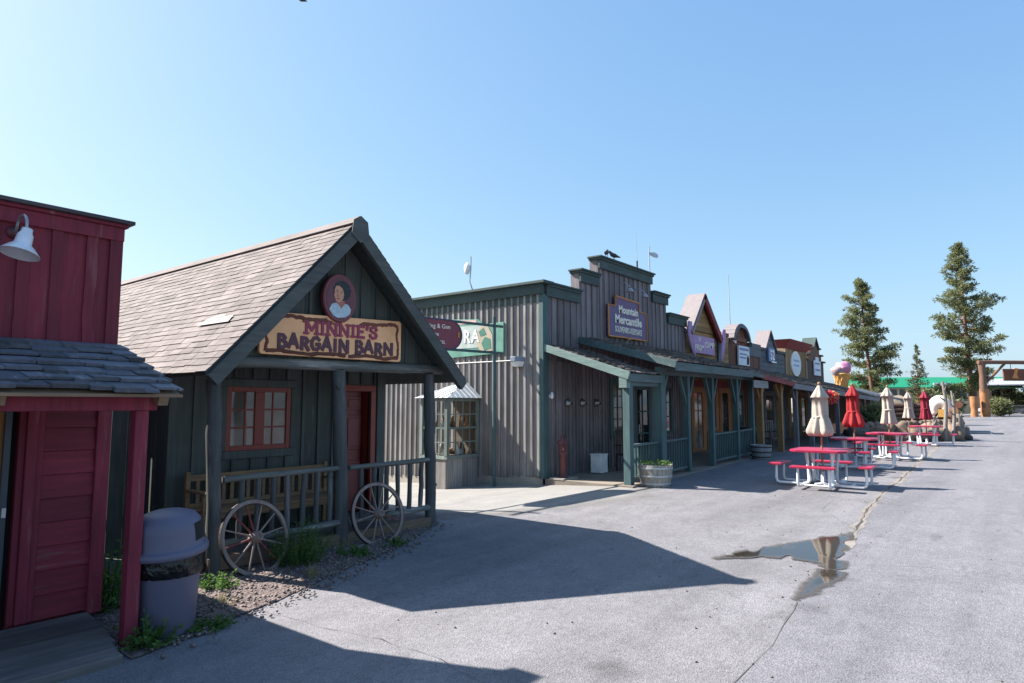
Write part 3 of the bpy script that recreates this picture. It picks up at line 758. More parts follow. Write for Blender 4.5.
for (z0,z1) in ((1.85,2.08),(1.2,1.77),(.35,1.02)):
    for (p,q) in ((xa,xb),(xc,xd)):
        m.prism([(p,z0),(q,z0),(q,z1),(p,z1)], YW+.108, YW+.12); m.box(p+.05,q-.05,YW+.096,YW+.108,z0+.05,z1-.05)
m.build('door_panels', REDDOOR, dr, .008)
MB().blob((DX0-.1,YW+.07,1.12),.03,8,6,0).build('handle', paint('brass', (.4,.28,.1), .3, .8), dr)
MB().box(BX1-.14,BX1+.03,YW-.075,YW-.02,.2,2.5).build('corner_board', BARNT, bn, .004)
MB().box(BX0-.03,BX0+.1,YW-.06,YW-.021,.0,2.5).build('corner_board', BARNT, bn, .004)
MB().box(BX0,BX1+.02,YP+.1,RY1-.4,2.52,2.56).build('porch_ceiling', BARNT, bn)
m = MB(); yy = YP+.02
while yy < YW-.03: m.box(3.88,7.46,yy,min(yy+.135,YW-.03),.14,.2); yy += .14
m.build('porch_floor', DECK, bn)
MB().box(3.85,7.48,YP-.06,YP+.015,.05,.205).build('porch_sill', wood('sill_brown', (.13,.09,.06), None, 'x'), bn, .006)
# log posts, beam and railing
POSTS = [(3.93,0,3.86,.082),(5.73,0.0,5.60,.095),(7.42,.06,7.33,.085)]
for x, z, xt, pr in POSTS:
    m = MB(); m.log((x,YP,z-.03),(xt,YP,2.42),pr,12,9,.012)
    for k in range(3):
        t = random.uniform(0,6.28); zz = random.uniform(.6,2.2); xx_ = x+(xt-x)*zz/2.4; m.blob((xx_+cos(t)*pr*.9,YP+sin(t)*pr*.9,zz),.035,7,5,.2)
    m.build('post', LOG, bn)
m = MB(); m.log((3.84,YP-.01,2.455),(7.78,YP-.01,2.50),.075,12,16,.01); m.build('beam', LOGX, bn)
for (x0,x1,nb) in ((4.06,5.66,7),(5.86,7.33,6)):
    m = MB(); m.log((x0-.06,YP-.03,1.075),(x1+.06,YP-.03,1.085),.038,9,8,.008); m.build('rail', LOGX, bn)
    m = MB(); m.log((x0-.06,YP-.02,.335),(x1+.06,YP-.02,.355),.045,9,8,.008); m.build('rail', LOGX, bn)
    for k in range(nb):
        x = x0+(x1-x0)*(k+.75)/(nb+.5)
        MB().log((x,YP-.02,.35),(x+random.uniform(-.02,.02),YP-.025,1.07),.034,8,4,.006).build('baluster', LOG, bn)
m = MB(); m.tube([(6.55,YP+.25,.25),(6.55,YP+.25,.75),(6.53,YP+.22,.92),(6.45,YP+.12,1.02),(6.3,YP+.03,1.06)], .02, 8); m.build('iron_handrail', BLACK, bn)

# ---- Minnie's sign: board, painted branch border, letters, oval portrait
sg = thing('wooden_sign', "orange-tan board sign with oval portrait reading MINNIE'S BARGAIN BARN on the green gable", 'sign', (5.38,7.36,2.55))
YS = 7.33
def SX(u): return 4.33+(6.64-4.33)*u
def SZ(u, v): return 2.565+(.52+.10*u)*v
pts = []
def arc(cx, cz, r, a0, a1):
    for k in range(5):
        a = radians(a0+(a1-a0)*k/4); pts.append((SX(cx)+cos(a)*r, SZ(cx,cz)+sin(a)*r))
arc(.025,.09,.05,180,270); arc(.975,.09,.05,270,360); arc(.975,.91,.05,0,90); arc(.025,.91,.05,90,180)
MB().prism(pts, YS, YS+.05).build('board', SIGNB, sg, .006)
m = MB()
def br(uv, r0, r1):
    n = len(uv); P3 = [V((SX(u), YS-.006, SZ(u,v))) for u, v in uv]
    q = []
    for a, b in zip(P3[:-1], P3[1:]):
        for k in range(5): q.append(a.lerp(b,k/5)+V((random.uniform(-.006,.006),0,random.uniform(-.008,.008))))
    q.append(P3[-1])
    m.tube(q, [random.uniform(r0, r1) for _ in q], 8)
br([(.12,.90),(.2,.93),(.3,.87),(.42,.88),(.46,.82)], .02, .03)
br([(.66,.82),(.72,.88),(.84,.86),(.92,.91),(.965,.85)], .02, .03)
br([(.965,.86),(.955,.6),(.97,.35),(.965,.1)], .016, .026)
br([(.965,.1),(.85,.06),(.72,.11),(.58,.06)], .02, .03)
br([(.56,.09),(.45,.10),(.3,.05),(.15,.10),(.04,.08)], .02, .03)
br([(.035,.08),(.05,.3),(.03,.55),(.06,.8),(.12,.9)], .015, .024)
m.xf(Matrix.Translation((0,YS,0)) @ Matrix.Diagonal((1,.45,1,1)) @ Matrix.Translation((0,-YS,0)))
m.build('branch_border', SIGNR, sg)
GL = {
 'M': (1.15, [[(.18,0),(.18,1)],[(.18,1),(.575,.3)],[(.575,.3),(.97,1)],[(.97,1),(.97,0)]], [(.18,0),(.97,0),(.10,1),(1.05,1)]),
 'I': (.5, [[(.25,0),(.25,1)]], [(.25,0),(.25,1)]),
 'N': (1.0, [[(.18,0),(.18,1)],[(.18,1),(.82,0)],[(.82,0),(.82,1)]], [(.18,0),(.10,1),(.82,1)]),
 'E': (.85, [[(.2,0),(.2,1)],[(.2,.96),(.72,.96)],[(.2,.52),(.6,.52)],[(.2,.04),(.72,.04)]], [(.14,0),(.14,1)]),
 "'": (.3, [[(.18,1.02),(.1,.72)]], []),
 'S': (.8, [[(.68,.74),(.58,.93),(.36,.98),(.16,.86),(.15,.66),(.36,.54),(.58,.44),(.68,.28),(.58,.08),(.34,.02),(.13,.14),(.1,.3)]], []),
 'B': (.82, [[(.2,0),(.2,1)],[(.2,.97),(.5,.95),(.64,.78),(.5,.56),(.2,.53)],[(.5,.54),(.7,.4),(.68,.15),(.5,.03),(.2,.03)]], []),
 'A': (.9, [[(.1,0),(.45,1)],[(.45,1),(.8,0)],[(.24,.32),(.66,.32)]], []),
 'R': (.85, [[(.2,0),(.2,1)],[(.2,.97),(.52,.95),(.66,.76),(.52,.54),(.2,.5)],[(.42,.5),(.72,0)]], []),
 'G': (.9, [[(.74,.78),(.55,.97),(.3,.92),(.14,.68),(.14,.32),(.3,.06),(.56,.03),(.74,.2),(.74,.44),(.5,.44)]], []),
}
def lettering(parent, s, x0, x1, z0, z1, y, th, hgt, mat, name, slab_=True, wav=0):
    tot = sum(GL[c][0] if c != ' ' else .5 for c in s); k = (x1-x0)/tot
    x = x0; cnt = [0]
    m = MB()
    def seg(a, b, w_, lay):
        a = V(a); b = V(b); d = (b-a).normalized(); nr = V((-d.y, d.x)); e = d*w_*.30
        q = [a-e+nr*w_/2, b+e+nr*w_/2, b+e-nr*w_/2, a-e-nr*w_/2]
        yy = y-.012-.0006*(lay % 9)
        m.prism([(p.x, p.y) for p in q], yy, y)
    for ci, ch in enumerate(s):
        if ch == ' ': x += .5*k; continue
        wd, st, sf = GL[ch]; u = (x-x0)/(x1-x0); zb = z0+(z1-z0)*u+wav*sin(ci*1.9); ro = wav*1.2*sin(ci*2.7)
        hh = hgt*(1+.06*sin(ci*2.1) if wav else 1)
        def T(p): return (x+p[0]*k, zb+p[1]*hh+ro*p[0])
        for li, pl in enumerate(st):
            for a, b in zip(pl[:-1], pl[1:]): seg(T(a), T(b), th, cnt[0]); cnt[0] += 1
        if slab_:
            for a in sf:
                p = T(a); dz = th*.32*(1 if a[1] < .5 else -1); seg((p[0]-th*.85, p[1]+dz*.6), (p[0]+th*.85, p[1]+dz*.6), th*.7, cnt[0]); cnt[0] += 1
        x += wd*k
    return m.build(name, mat, parent)
lettering(sg, "MINNIE'S", SX(.27), SX(.80), SZ(.27,.54), SZ(.8,.53), YS, .040, .165, LETR, 'lettering')
lettering(sg, "BARGAIN", SX(.10), SX(.585), SZ(.1,.17), SZ(.6,.165), YS, .046, .165, LETB, 'lettering', False, .008)
lettering(sg, "BARN", SX(.62), SX(.93), SZ(.62,.165), SZ(.93,.16), YS, .046, .165, LETB, 'lettering', False, .008)
oc = V((5.49, YS, 3.385))
def ell(m, cx, cz, rx, rz, y0, y1, n=40, a0=0): m.prism([(cx+rx*cos(2*pi*k/n), cz+rz*sin(2*pi*k/n)) for k in range(n)], y0, y1)
m = MB(); ell(m, oc.x, oc.z, .275, .335, YS-.035, YS+.04); pf = m.build('portrait', PORTF, sg, .012)
m = MB(); ell(m, oc.x, oc.z, .228, .285, YS-.039, YS-.034); m.build('portrait_ground', PORT, pf)
def pol(pts, y0, mat, name):
    m = MB(); m.prism([(oc.x+a*.92, oc.z+b*.9) for a, b in pts], y0, y0+.003); return m.build(name, mat, pf)
yl = YS-.0425
pol([(-.20,-.19),(-.155,-.105),(-.075,-.075),(-.02,-.12),(.06,-.075),(.14,-.09),(.19,-.16),(.17,-.23),(.09,-.285),(-.04,-.305),(-.13,-.275)], yl, BLOUSE, 'painted_blouse')
pol([(-.05,-.02),(.06,-.01),(.07,-.09),(.01,-.16),(-.05,-.09)], yl-.0008, SKIND, 'painted_neck')
hp = []
for k in range(30):
    t = 2*pi*k/30; hp.append((.025+.155*cos(t)*(1+.08*sin(k*2.3)), .115+.15*sin(t)*(1+.07*sin(k*3.1))))
pol(hp, yl-.0016, HAIR, 'painted_hair')
pol([(-.115,.12),(-.09,.175),(-.03,.185),(.03,.14),(.055,.07),(.045,0),(.01,-.05),(-.045,-.075),(-.085,-.055),(-.10,-.01),(-.125,.035),(-.11,.065)], yl-.0024, SKIN, 'painted_face')
for q in ([(-.09,.085),(-.065,.092),(-.045,.083),(-.065,.076)], [(-.015,.085),(.01,.092),(.03,.08),(.008,.074)], [(-.095,.108),(-.065,.118),(-.04,.108),(-.065,.109)], [(-.02,.108),(.01,.118),(.04,.102),(.01,.108)]):
    pol(q, yl-.0032, HAIR, 'painted_eye')
pol([(-.085,-.012),(-.055,-.004),(-.02,-.012),(-.05,-.027)], yl-.0032, REDDOOR, 'painted_mouth')
pol([(-.06,.07),(-.035,.02),(-.055,.012),(-.085,.018),(-.072,.03)], yl-.0032, SKIND, 'painted_nose')

# ---- wagon wheels
def wheel(label, x, y, z, r, yawd, lean, redset):
    t = thing('wagon_wheel', label, 'wheel', (x,y,z), 'old wagon wheels leaning on the barn railing')
    R = Matrix.Translation((x,y,z)) @ Matrix.Rotation(radians(yawd),4,'Z') @ Matrix.Rotation(radians(-lean),4,'X') @ Matrix.Translation((0,0,r)) @ Matrix.Rotation(pi/2,4,'X')
    m = MB()
    N = 48
    def ring(m, ri, ro, h):
        vs = []
        for k in range(N):
            a = 2*pi*k/N
            for rr, zz in ((ri,-h),(ro,-h),(ro,h),(ri,h)): vs.append((cos(a)*rr, sin(a)*rr, zz))
        m.add(vs, [(k*4+j, k*4+(j+1)%4, ((k+1)%N)*4+(j+1)%4, ((k+1)%N)*4+j) for k in range(N) for j in range(4)])
    ring(m, r-.046, r-.006, .02); m.xf(R).build('felloe', WHEEL, t)
    m = MB(); ring(m, r-.0055, r+.003, .021); m.xf(R).build('tyre', IRON, t)
    m = MB(); m.lathe([(0,-.1),(.045,-.1),(.055,-.06),(.068,-.045),(.068,.045),(.055,.06),(.045,.1),(.03,.1),(.026,.07),(0,.07)], (0,0,0), 18); m.xf(R).build('hub', WHEEL, t)
    for k in range(12):
        a = 2*pi*(k+.3)/12; m = MB()
        m.tube([(cos(a)*.055,sin(a)*.055,0),(cos(a)*r*.5,sin(a)*r*.5,0),(cos(a)*(r-.055),sin(a)*(r-.055),0)], [.014,.0105,.0095], 8)
        m.xf(R).build('spoke', WHEELR if k in redset else WHEEL, t)
    return t
wheel('weathered wagon wheel with several red spokes leaning beside the left log post', 4.30, 7.06, -.02, .44, 3, 17, (3,4,6,10))
wheel('paler grey wagon wheel leaning under the railing in front of the red door', 6.15, 7.12, .005, .435, -4, 14, (11,))

# ---- porch bench
bc = thing('wooden_bench', 'slatted light brown wooden bench on the barn porch behind the log railing', 'bench', (5.1,8.4,.2))
m = MB(); m.box(4.14,6.16,8.49,8.53,.96,1.04); m.box(4.14,6.16,8.49,8.53,.62,.68); m.build('back_rail', BENCH, bc, .004)
for k in range(17): MB().box(4.22+k*.116,4.27+k*.116,8.495,8.52,.68,.96).build('back_slat', BENCH, bc)
m = MB()
for k in range(4): m.box(4.1,6.2,8.02+k*.115,8.12+k*.115,.60,.63)
m.build('seat', BENCH, bc, .003)
for x in (4.08,6.16):
    MB().box(x,x+.06,8.48,8.54,.2,1.08).build('leg', BENCH, bc, .004)
    MB().box(x,x+.06,8.02,8.08,.2,.84).build('leg', BENCH, bc, .004)
    MB().box(x-.01,x+.07,7.98,8.50,.84,.87).build('armrest', BENCH, bc, .004)
MB().box(4.14,6.16,8.03,8.06,.52,.60).build('apron', BENCH, bc)

# ---- plank fence behind, with light between the boards
fc = thing('plank_fence', 'dark gappy plank fence between the red shop and the barn', 'fence', (3.1,9.4,0))
x = 2.4
k = 0
while x < 3.95:
    w_ = random.uniform(.14,.19); MB().box(x,x+w_,9.38,9.41,0,2.3).build('plank', BARNT, fc); x += w_+(.026 if k % 2 else .006); k += 1
m = MB(); m.box(2.4,3.94,9.411,9.46,.4,.5); m.box(2.4,3.94,9.411,9.46,1.95,2.05); m.build('fence_rail', BARNT, fc)

# ================================================================== MERCANTILE
mc = thing('mercantile_building', 'large weathered grey board store with stepped false front and teal porch', 'building', (12.77,9.1,0))
YM, XM0, XM1 = 9.1, 12.77, 21.1
DPT = .24
prof = [(XM0,0.),(XM1,0.),(XM1,4.8),(19.65,4.8),(19.65,5.37),(18.55,5.37),(18.55,5.90),(15.36,5.90),(15.36,5.38),(14.4,5.38),(14.4,4.8),(XM0,4.8)]
m = MB()
m.box(XM0+.03,XM1,YM+.03,YM+DPT,3.2,4.8); m.box(14.43,19.62,YM+.03,YM+DPT,4.80,5.37); m.box(15.39,18.52,YM+.03,YM+DPT,5.37,5.90)
for (a,c,z1) in ((XM0,14.4,4.8),(14.4,15.36,5.38),(15.36,18.55,5.9),(18.55,19.65,5.37),(19.65,XM1,4.8)):
    pp_ = [(a,2.9),(c,2.9),(c,z1),(a,z1)]
    boards_front(m, pp_, YM+.03, a, c, .145, .008, .02, .15)
    batten_front(m, pp_, YM+.01, a+.07, c-.02, .29, .05, .03, .01)
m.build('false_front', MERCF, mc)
m = MB(); # side faces of the steps
for (x,z0,z1,sg_) in ((14.425,4.8,5.38,-1),(15.385,5.38,5.9,-1)): MB().box(x-.022,x+.002,YM+.035,YM+DPT+.02,z0,z1).build('step_return', MERCF, mc)
m = MB()
def cornice(a, c, z, ra=True, rc=True):
    m.box(a-(.02 if ra else 0), c+(.02 if rc else 0), YM-.075, YM-.022, z-.30, z-.06); m.box(a-(.05 if ra else 0), c+(.05 if rc else 0), YM-.11, YM+DPT+.03, z-.06, z+.0)
    m.box(a-(.08 if ra else 0), c+(.08 if rc else 0), YM-.15, YM+DPT+.05, z+.001, z+.045)
cornice(XM0+.06, 14.38, 4.86, False, False); cornice(14.4,15.34,5.44,True,False); cornice(15.36,18.55,5.96); cornice(18.57,19.65,5.43,False,True); cornice(19.67,XM1,4.86,False,True)
m.build('cornice', CORN, mc, .004)
# side wall facing the barn
m = MB(); m.box(XM0,XM0+.08,YM+.1,22,-.9,4.75)
y = YM+.12
while y < 18.6:
    m.box(XM0-.022,XM0,y+.004,y+.196,zg(XM0,y)+.2,4.62); m.box(XM0-.06,XM0-.021,y-.03,y+.03,zg(XM0,y)+.2,4.62); y += .2
m.build('side_wall', MERC, mc)
m = MB(); y = YM+.02
while y < 18.5: m.box(XM0-.035,XM0-.003,y,y+.98,zg(XM0,y+1)-.1,zg(XM0,y+.5)+.2); y += .98
m.build('foundation', CONCB, mc)
m = MB(); m.box(XM0-.13,XM0-.001,YM-.03,21,4.60,4.84); m.box(XM0-.24,XM0+.2,YM-.19,21,4.841,4.905); m.box(XM0-.055,XM0-.001,YM+.09,21,4.42,4.6)
m.build('side_cornice', CORN, mc, .004)
m = MB(); m.box(XM0-.07,XM0+.16,YM-.05,YM+.09,.2,4.6); m.build('corner_post', TEAL, mc, .006)
MB().box(XM0,XM1,YM+DPT+.05,22,4.4,4.5).build('roof', paint('tar_roof', (.1,.1,.1), .9), mc)
m = MB(); m.box(XM1-.05,XM1,YM+DPT,22,-.5,4.4); m.box(XM0,XM1,21.9,22,-.9,4.4); m.build('rear_walls', MERC, mc)
# porch recess wall with openings
hs = [(15.95,16.95,1.15,2.55),(17.35,18.35,.3,2.5),(18.6,19.8,1.05,2.5)]
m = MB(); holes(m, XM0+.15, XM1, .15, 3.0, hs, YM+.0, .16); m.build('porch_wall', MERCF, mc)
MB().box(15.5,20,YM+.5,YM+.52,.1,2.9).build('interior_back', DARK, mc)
window_front(mc, 15.95,16.95,1.15,2.55,YM-.0,3,4,TEAL,GLASSB,'window',.06,None,.06,.03)
window_front(mc, 18.6,19.8,1.05,2.5,YM-.0,3,3,TEAL,GLASS,'window',.06,None,.06,.03)
m = MB(); m.box(15.83,15.95,YM-.07,YM-.022,1.03,2.67); m.box(16.95,17.07,YM-.07,YM-.022,1.03,2.67); m.box(15.951,16.949,YM-.07,YM-.022,2.55,2.67); m.box(15.951,16.949,YM-.075,YM-.022,1.03,1.15); m.build('window_trim', TEAL, mc, .004)
d = window_front(mc, 17.35,18.35,.32,2.5,YM+.02,2,3,TEAL,GLASSD,'door',.13,None,.05,.05)
MB().box(17.5,17.53,YM-.07,YM-.04,1.1,1.35).build('handle', GREYM, d)
# porch floor, following the slope up to the right
m = MB(); xs_ = fr(XM0-.02, 22.3, 1.2)
for a, c in zip(xs_[:-1], xs_[1:]):
    za = .20+max(0,(a-13.5))*.016; zc = .20+max(0,(c-13.5))*.016
    m.add([(a,6.76,-.1),(c,6.76,-.1),(c,YM-.05,-.4),(a,YM-.05,-.4),(a,6.76,za),(c,6.76,zc),(c,YM-.05,zc),(a,YM-.05,za)], [(4,5,6,7),(0,1,5,4)])
m.add([(XM0-.02,6.76,-.2),(XM0-.02,YM-.05,-.4),(XM0-.02,YM-.05,.2),(XM0-.02,6.76,.2)], [(0,1,2,3)])
m.build('porch_floor', wood('porch_boards', (.26,.22,.18), None, 'y', .9, .2), mc)
def fz(x): return .20+max(0,(x-13.5))*.016
# awning 1 (low, short) and awning 2
def awning(parent, x0, x1, y1, ze, zw, mat, fm, course=.2, wmin=.1, wmax=.3, th=.045, fh=.16, rakeL=True, rakem=None, zw1=None, ze1=None):
    ze1 = ze if ze1 is None else ze1; zw1 = zw if zw1 is None else zw1
    m = MB(); shakes(m, (x0+.03,y1,ze),(x1-.03,y1,ze1),(x0+.03,YM-.03,zw),(x1-.03,YM-.03,zw1), course, wmin, wmax, th, .05, .3, .01); m.build('awning_shingles', mat, parent)
    m = MB(); m.add([(x0,y1+.03,ze-.02),(x1,y1+.03,ze1-.02),(x1,YM-.03,zw1-.02),(x0,YM-.03,zw-.02),(x0,y1+.03,ze-.06),(x1,y1+.03,ze1-.06),(x1,YM-.03,zw1-.06),(x0,YM-.03,zw-.06)], [(0,1,2,3),(7,6,5,4),(4,5,1,0),(5,6,2,1),(7,4,0,3)]); m.build('awning_deck', DKBR, parent)
    m = MB(); m.beam((x0,y1+.012,(ze-fh/2)),(x1,y1+.012,(ze1-fh/2)),.035,fh); m.build('awning_fascia', fm, parent, .003)
    if rakeL:
        m = MB(); m.beam((x0-.02,y1-.02,ze-.06),(x0-.02,YM-.03,zw-.06),.045,.17); m.build('awning_rake', rakem or TEALL, parent, .004)
awning(mc, XM0+.0, 14.45, 6.82, 2.62, 3.36, AWN, TEALX, fh=.18)
awning(mc, 14.32, 19.75, 6.42, 2.93, 3.66, AWN, TEALX, fh=.2, rakem=TEALX)
MB().beam((XM0+.1,6.95,2.42),(14.42,6.95,2.44),.14,.16).build('porch_beam', TEALX, mc, .005); MB().beam((14.44,6.95,2.74),(21.2,6.95,2.80),.14,.2).build('porch_beam', TEALX, mc, .005)
MB().box(XM0-.03,XM0+.14,6.86,7.05,2.30,2.58).build('bracket', TEALL, mc, .004)
for x, ww, yb in ((12.95,.17,0),(14.5,.24,0),(16.1,.15,1),(17.75,.15,1),(19.7,.15,1),(21.1,.15,0)):
    zt = 2.36 if x < 14 else 2.66+(x-14.5)*.008
    MB().box(x-ww/2,x+ww/2,6.95-ww/2,6.95+ww/2,fz(x)-.02,zt).build('post', TEAL, mc, .006)
    if yb or x == 14.5:
        for sx_ in ((-1,1) if yb else (1,)):
            MB().beam((x+sx_*.07,6.95,zt-.72),(x+sx_*.42,6.95,zt-.02),.08,.08).build('brace', TEAL, mc, .003)
for x0, x1 in ((13.04,14.38),(14.62,16.02),(17.83,19.62),(19.78,21.02)):
    za, zb = fz(x0), fz(x1)
    MB().beam((x0,6.95,za+.84),(x1,6.95,zb+.84),.09,.05).build('rail', TEALX, mc, .003)
    MB().beam((x0,6.95,za+.12),(x1,6.95,zb+.12),.05,.06).build('rail', TEALX, mc, .003)
    n = int((x1-x0)/.13)
    for k in range(n):
        x = x0+(x1-x0)*(k+.5)/n; MB().box(x-.018,x+.018,6.932,6.968,fz(x)+.15,fz(x)+.815).build('baluster', TEAL, mc)

# bay window on the side wall
BX, BY0, BY1 = 11.55, 11.1, 12.0
bz = -.22
bb = MB(); bb.box(BX+.03,XM0-.05,BY0+.03,BY1-.03,-.5,.62)
x = BX+.03
while x < XM0-.08: bb.box(x+.004,min(x+.18,XM0-.06),BY0+.006,BY0+.03,-.5,.62); x += .185
x = BY0+.03
while x < BY1-.05: bb.box(BX+.006,BX+.03,x+.004,min(x+.18,BY1-.03),-.5,.62); x += .185
bay = bb.build('bay_window', MERC, mc)
m = MB()
m.box(BX-.02,XM0-.05,BY0-.03,BY0+.05,.62,.70); m.box(BX-.02,XM0-.05,BY0-.03,BY0+.05,2.02,2.12)
m.box(BX-.021,BX+.05,BY0+.051,BY1,.62,.70); m.box(BX-.021,BX+.05,BY0+.051,BY1,2.02,2.12)
m.box(BX-.03,BX+.06,BY0-.035,BY0+.05,.701,2.019); m.box(XM0-.13,XM0-.052,BY0-.028,BY0+.04,.701,2.019); m.box(BX-.028,BX+.05,BY1-.08,BY1,.701,2.019)
m.box(BX+.061,XM0-.131,BY0-.015,BY0+.03,1.34,1.39); m.box(BX-.015,BX+.03,BY0+.052,BY1-.081,1.34,1.39)
for k in range(1,4):
    x = BX+.06+(XM0-.13-BX-.06)*k/4; m.box(x-.012,x+.012,BY0-.005,BY0+.02,.70,1.339); m.box(x-.012,x+.012,BY0-.005,BY0+.02,1.391,2.02)
for k in range(1,4):
    y = BY0+.06+(BY1-.08-BY0-.06)*k/4; m.box(BX-.005,BX+.02,y-.012,y+.012,.70,1.339); m.box(BX-.005,BX+.02,y-.012,y+.012,1.391,2.02)
for z in (1.02,1.7):
    m.box(BX+.061,XM0-.131,BY0-.006,BY0+.018,z-.012,z+.012); m.box(BX-.006,BX+.018,BY0+.052,BY1-.081,z-.012,z+.012)
m.build('window_frame', wood('bay_frame', (.17,.21,.19), (.4,.38,.33), wear=.4), bay)
m = MB(); m.box(BX+.02,XM0-.06,BY0+.021,BY0+.026,.66,2.06); m.box(BX+.0205,BX+.026,BY0+.03,BY1-.02,.66,2.06)
GT, nt, b = newmat('clear_glass'); b.inputs['Transmission Weight'].default_value = 1; b.inputs['Roughness'].default_value = 0; b.inputs['IOR'].default_value = 1.02; b.inputs['Base Color'].default_value = (.85,.9,.88,1)
m.build('pane', GT, bay)
m = MB(); cols = []
shelf = MB()
for z in (.70,1.36): shelf.box(BX+.06,XM0-.1,BY0+.06,BY1-.06,z-.02,z)
shelf.box(XM0-.09,XM0-.08,BY0+.06,BY1-.06,.72,2.05)
shelf.build('shelf', wood('shelf_wood', (.10,.075,.06), None), bay)
goods = [(random.uniform(.02,.6),)*3 for _ in range(4)]
gm = [paint('goods_white', (.6,.58,.55), .6), paint('goods_brown', (.2,.1,.05), .6), paint('goods_dark', (.03,.03,.035), .6), paint('goods_orange', (.5,.2,.08), .6)]
gmb = [MB() for _ in gm]
for z, n in ((.72,26),(1.38,30)):
    for k in range(n):
        x = random.uniform(BX+.1,XM0-.2); y = random.uniform(BY0+.1,BY1-.12)
        if x > BX+.45 and y > BY0+.45: continue
        r = random.uniform(.03,.07); h = random.uniform(.1,.34)
        random.choice(gmb).lathe([(r*.8,0),(r,h*.4),(r*.5,h*.75),(r*.55,h),(0,h)], (x,y,z-.02), 8)
for q, mt in zip(gmb, gm): q.build('goods', mt, bay)
m = MB(); ap = V((XM0-.05,(BY0+BY1)/2,2.56)); e = [V((BX-.12,BY0-.12,2.10)),V((XM0-.05,BY0-.12,2.10)),V((BX-.12,BY1+.12,2.10)),V((XM0-.05,BY1+.12,2.10))]
m.add([e[0],e[1],ap],[(0,1,2)]); m.add([e[2],e[0],ap],[(0,1,2)]); m.add([e[3],e[2],ap],[(0,1,2)]); m.add(e,[(0,1,3,2)])
m.add([p+V((0,0,-.03)) for p in e],[(0,1,3,2)])
for a, c in ((e[0],e[1]),(e[2],e[0])):
    for k in range(1,7):
        p = a.lerp(c,k/7); s0 = 1-abs(k/7-.5)*2
        if a is e[0]: tgt = p.lerp(ap, .9) if False else V((p.x, BY0-.12+(ap.y-BY0+.12)*((p.x-e[0].x)/(e[1].x-e[0].x)), 2.10+.46*((p.x-e[0].x)/(e[1].x-e[0].x))))
        else:
            f = 1-abs((p.y-ap.y)/(e[0].y-ap.y)); tgt = V((e[0].x+(ap.x-e[0].x)*f, p.y, 2.10+.46*f))
        m.tube([p+V((0,0,.008)), tgt+V((0,0,.008))], .012, 5)
m.build('roof', TINW, bay)

# flood light with conduit on side wall
fl = thing('flood_light', 'boxy grey and white wall flood light near the teal corner post', 'light', (XM0,9.75,2.95))
m = MB(); m.box(XM0-.28,XM0-.03,9.62,9.90,2.98,3.10); m.build('housing', paint('bluegrey_housing', (.2,.24,.32), .4), fl, .01)
m = MB(); m.add([(XM0-.26,9.63,2.979),(XM0-.05,9.63,2.979),(XM0-.05,9.89,2.979),(XM0-.26,9.89,2.979),(XM0-.22,9.66,2.86),(XM0-.08,9.66,2.86),(XM0-.08,9.86,2.86),(XM0-.22,9.86,2.86)], [(0,1,2,3),(7,6,5,4),(0,4,5,1),(1,5,6,2),(2,6,7,3),(3,7,4,0)]); m.build('lens', WHITE, fl)
MB().tube([(XM0-.06,9.85,3.02),(XM0-.06,14.5,3.02)], .012, 6).build('conduit', WHITE, fl)

# RA sign on side wall
ra = thing('painted_wall_sign', 'green and white painted sign with letters RA on the grey side wall', 'sign', (XM0-.06,11.3,3.7))
XSg = XM0-.055
m = MB(); m.prism([(10.25,3.22),(13.2,3.14),(13.2,4.0),(12.4,4.22),(11.1,4.13),(10.9,3.98),(10.25,4.0)], XSg-.04, XSg, 'x'); m.build('board', GRSIGN, ra, .006)
m = MB(); m.prism([(10.7,3.40),(12.9,3.40),(12.9,3.98),(10.9,3.98)], XSg-.046, XSg-.041, 'x'); m.build('pale_panel', SKYSIGN, ra)
m = MB(); m.prism([(10.6,3.30),(11.0,3.28),(11.15,3.5),(11.11,3.8),(10.97,3.95),(10.75,3.92),(10.61,3.7)], XSg-.052, XSg-.0465, 'x'); m.build('figure', RAINB, ra)
m = MB(); m.prism([(10.64,3.36),(10.87,3.31),(10.97,3.5),(10.85,3.66),(10.67,3.6)], XSg-.057, XSg-.0525, 'x'); m.prism([(10.80,3.72),(11.0,3.68),(11.06,3.8),(10.9,3.9)], XSg-.057, XSg-.0525, 'x'); m.build('figure_detail', paint('dark_green_figure', (.05,.18,.13), .5), ra)
text(ra, 'R', .46, XSg-.052, 11.47, 3.68, WHITE, ang=-pi/2, bold=.015, sx=.85); text(ra, 'A', .46, XSg-.052, 11.18, 3.68, WHITE, ang=-pi/2, bold=.015, sx=.85)
m = MB(); m.prism([(11.15,4.02),(12.2,4.06),(12.2,4.18),(11.15,4.11)], XSg-.046, XSg-.041, 'x'); m.build('pink_band', paint('pink_band_paint', (.62,.4,.38), .6), ra)

# pole frame with maroon oval sign
dxs = V((cos(radians(-8)), sin(radians(-8)), 0)); P0 = V((12.28,10.22,0))
fp = thing('sign_stand', 'teal steel frame of two poles and two bars that carries the maroon oval sign', 'stand', (12.28,10.22,zg(12.28,10.22)))
for s in (0,-4.55):
    q = P0+dxs*s; zb = zg(q.x,q.y)
    MB().tube([(q.x,q.y,zb-.02),(q.x,q.y,4.08)], .042, 12).build('pole', TEAL, fp)
def barz(s, z): q = P0+dxs*s; return (q.x,q.y-.0,z)
for z in (3.86,3.20): MB().beam(barz(-4.9,z),barz(.28,z),.04,.06).build('bar', TEAL, fp)
hs_ = thing('hanging_sign', 'maroon round-ended hanging sign with pale lettering between the bars', 'sign', tuple(barz(-2.3,3.2)))
m = MB(); pts = []
for k in range(13):
    a = -pi/2+pi*k/12; pts.append((-1.44+.34*cos(a), 3.53+.335*sin(a)))
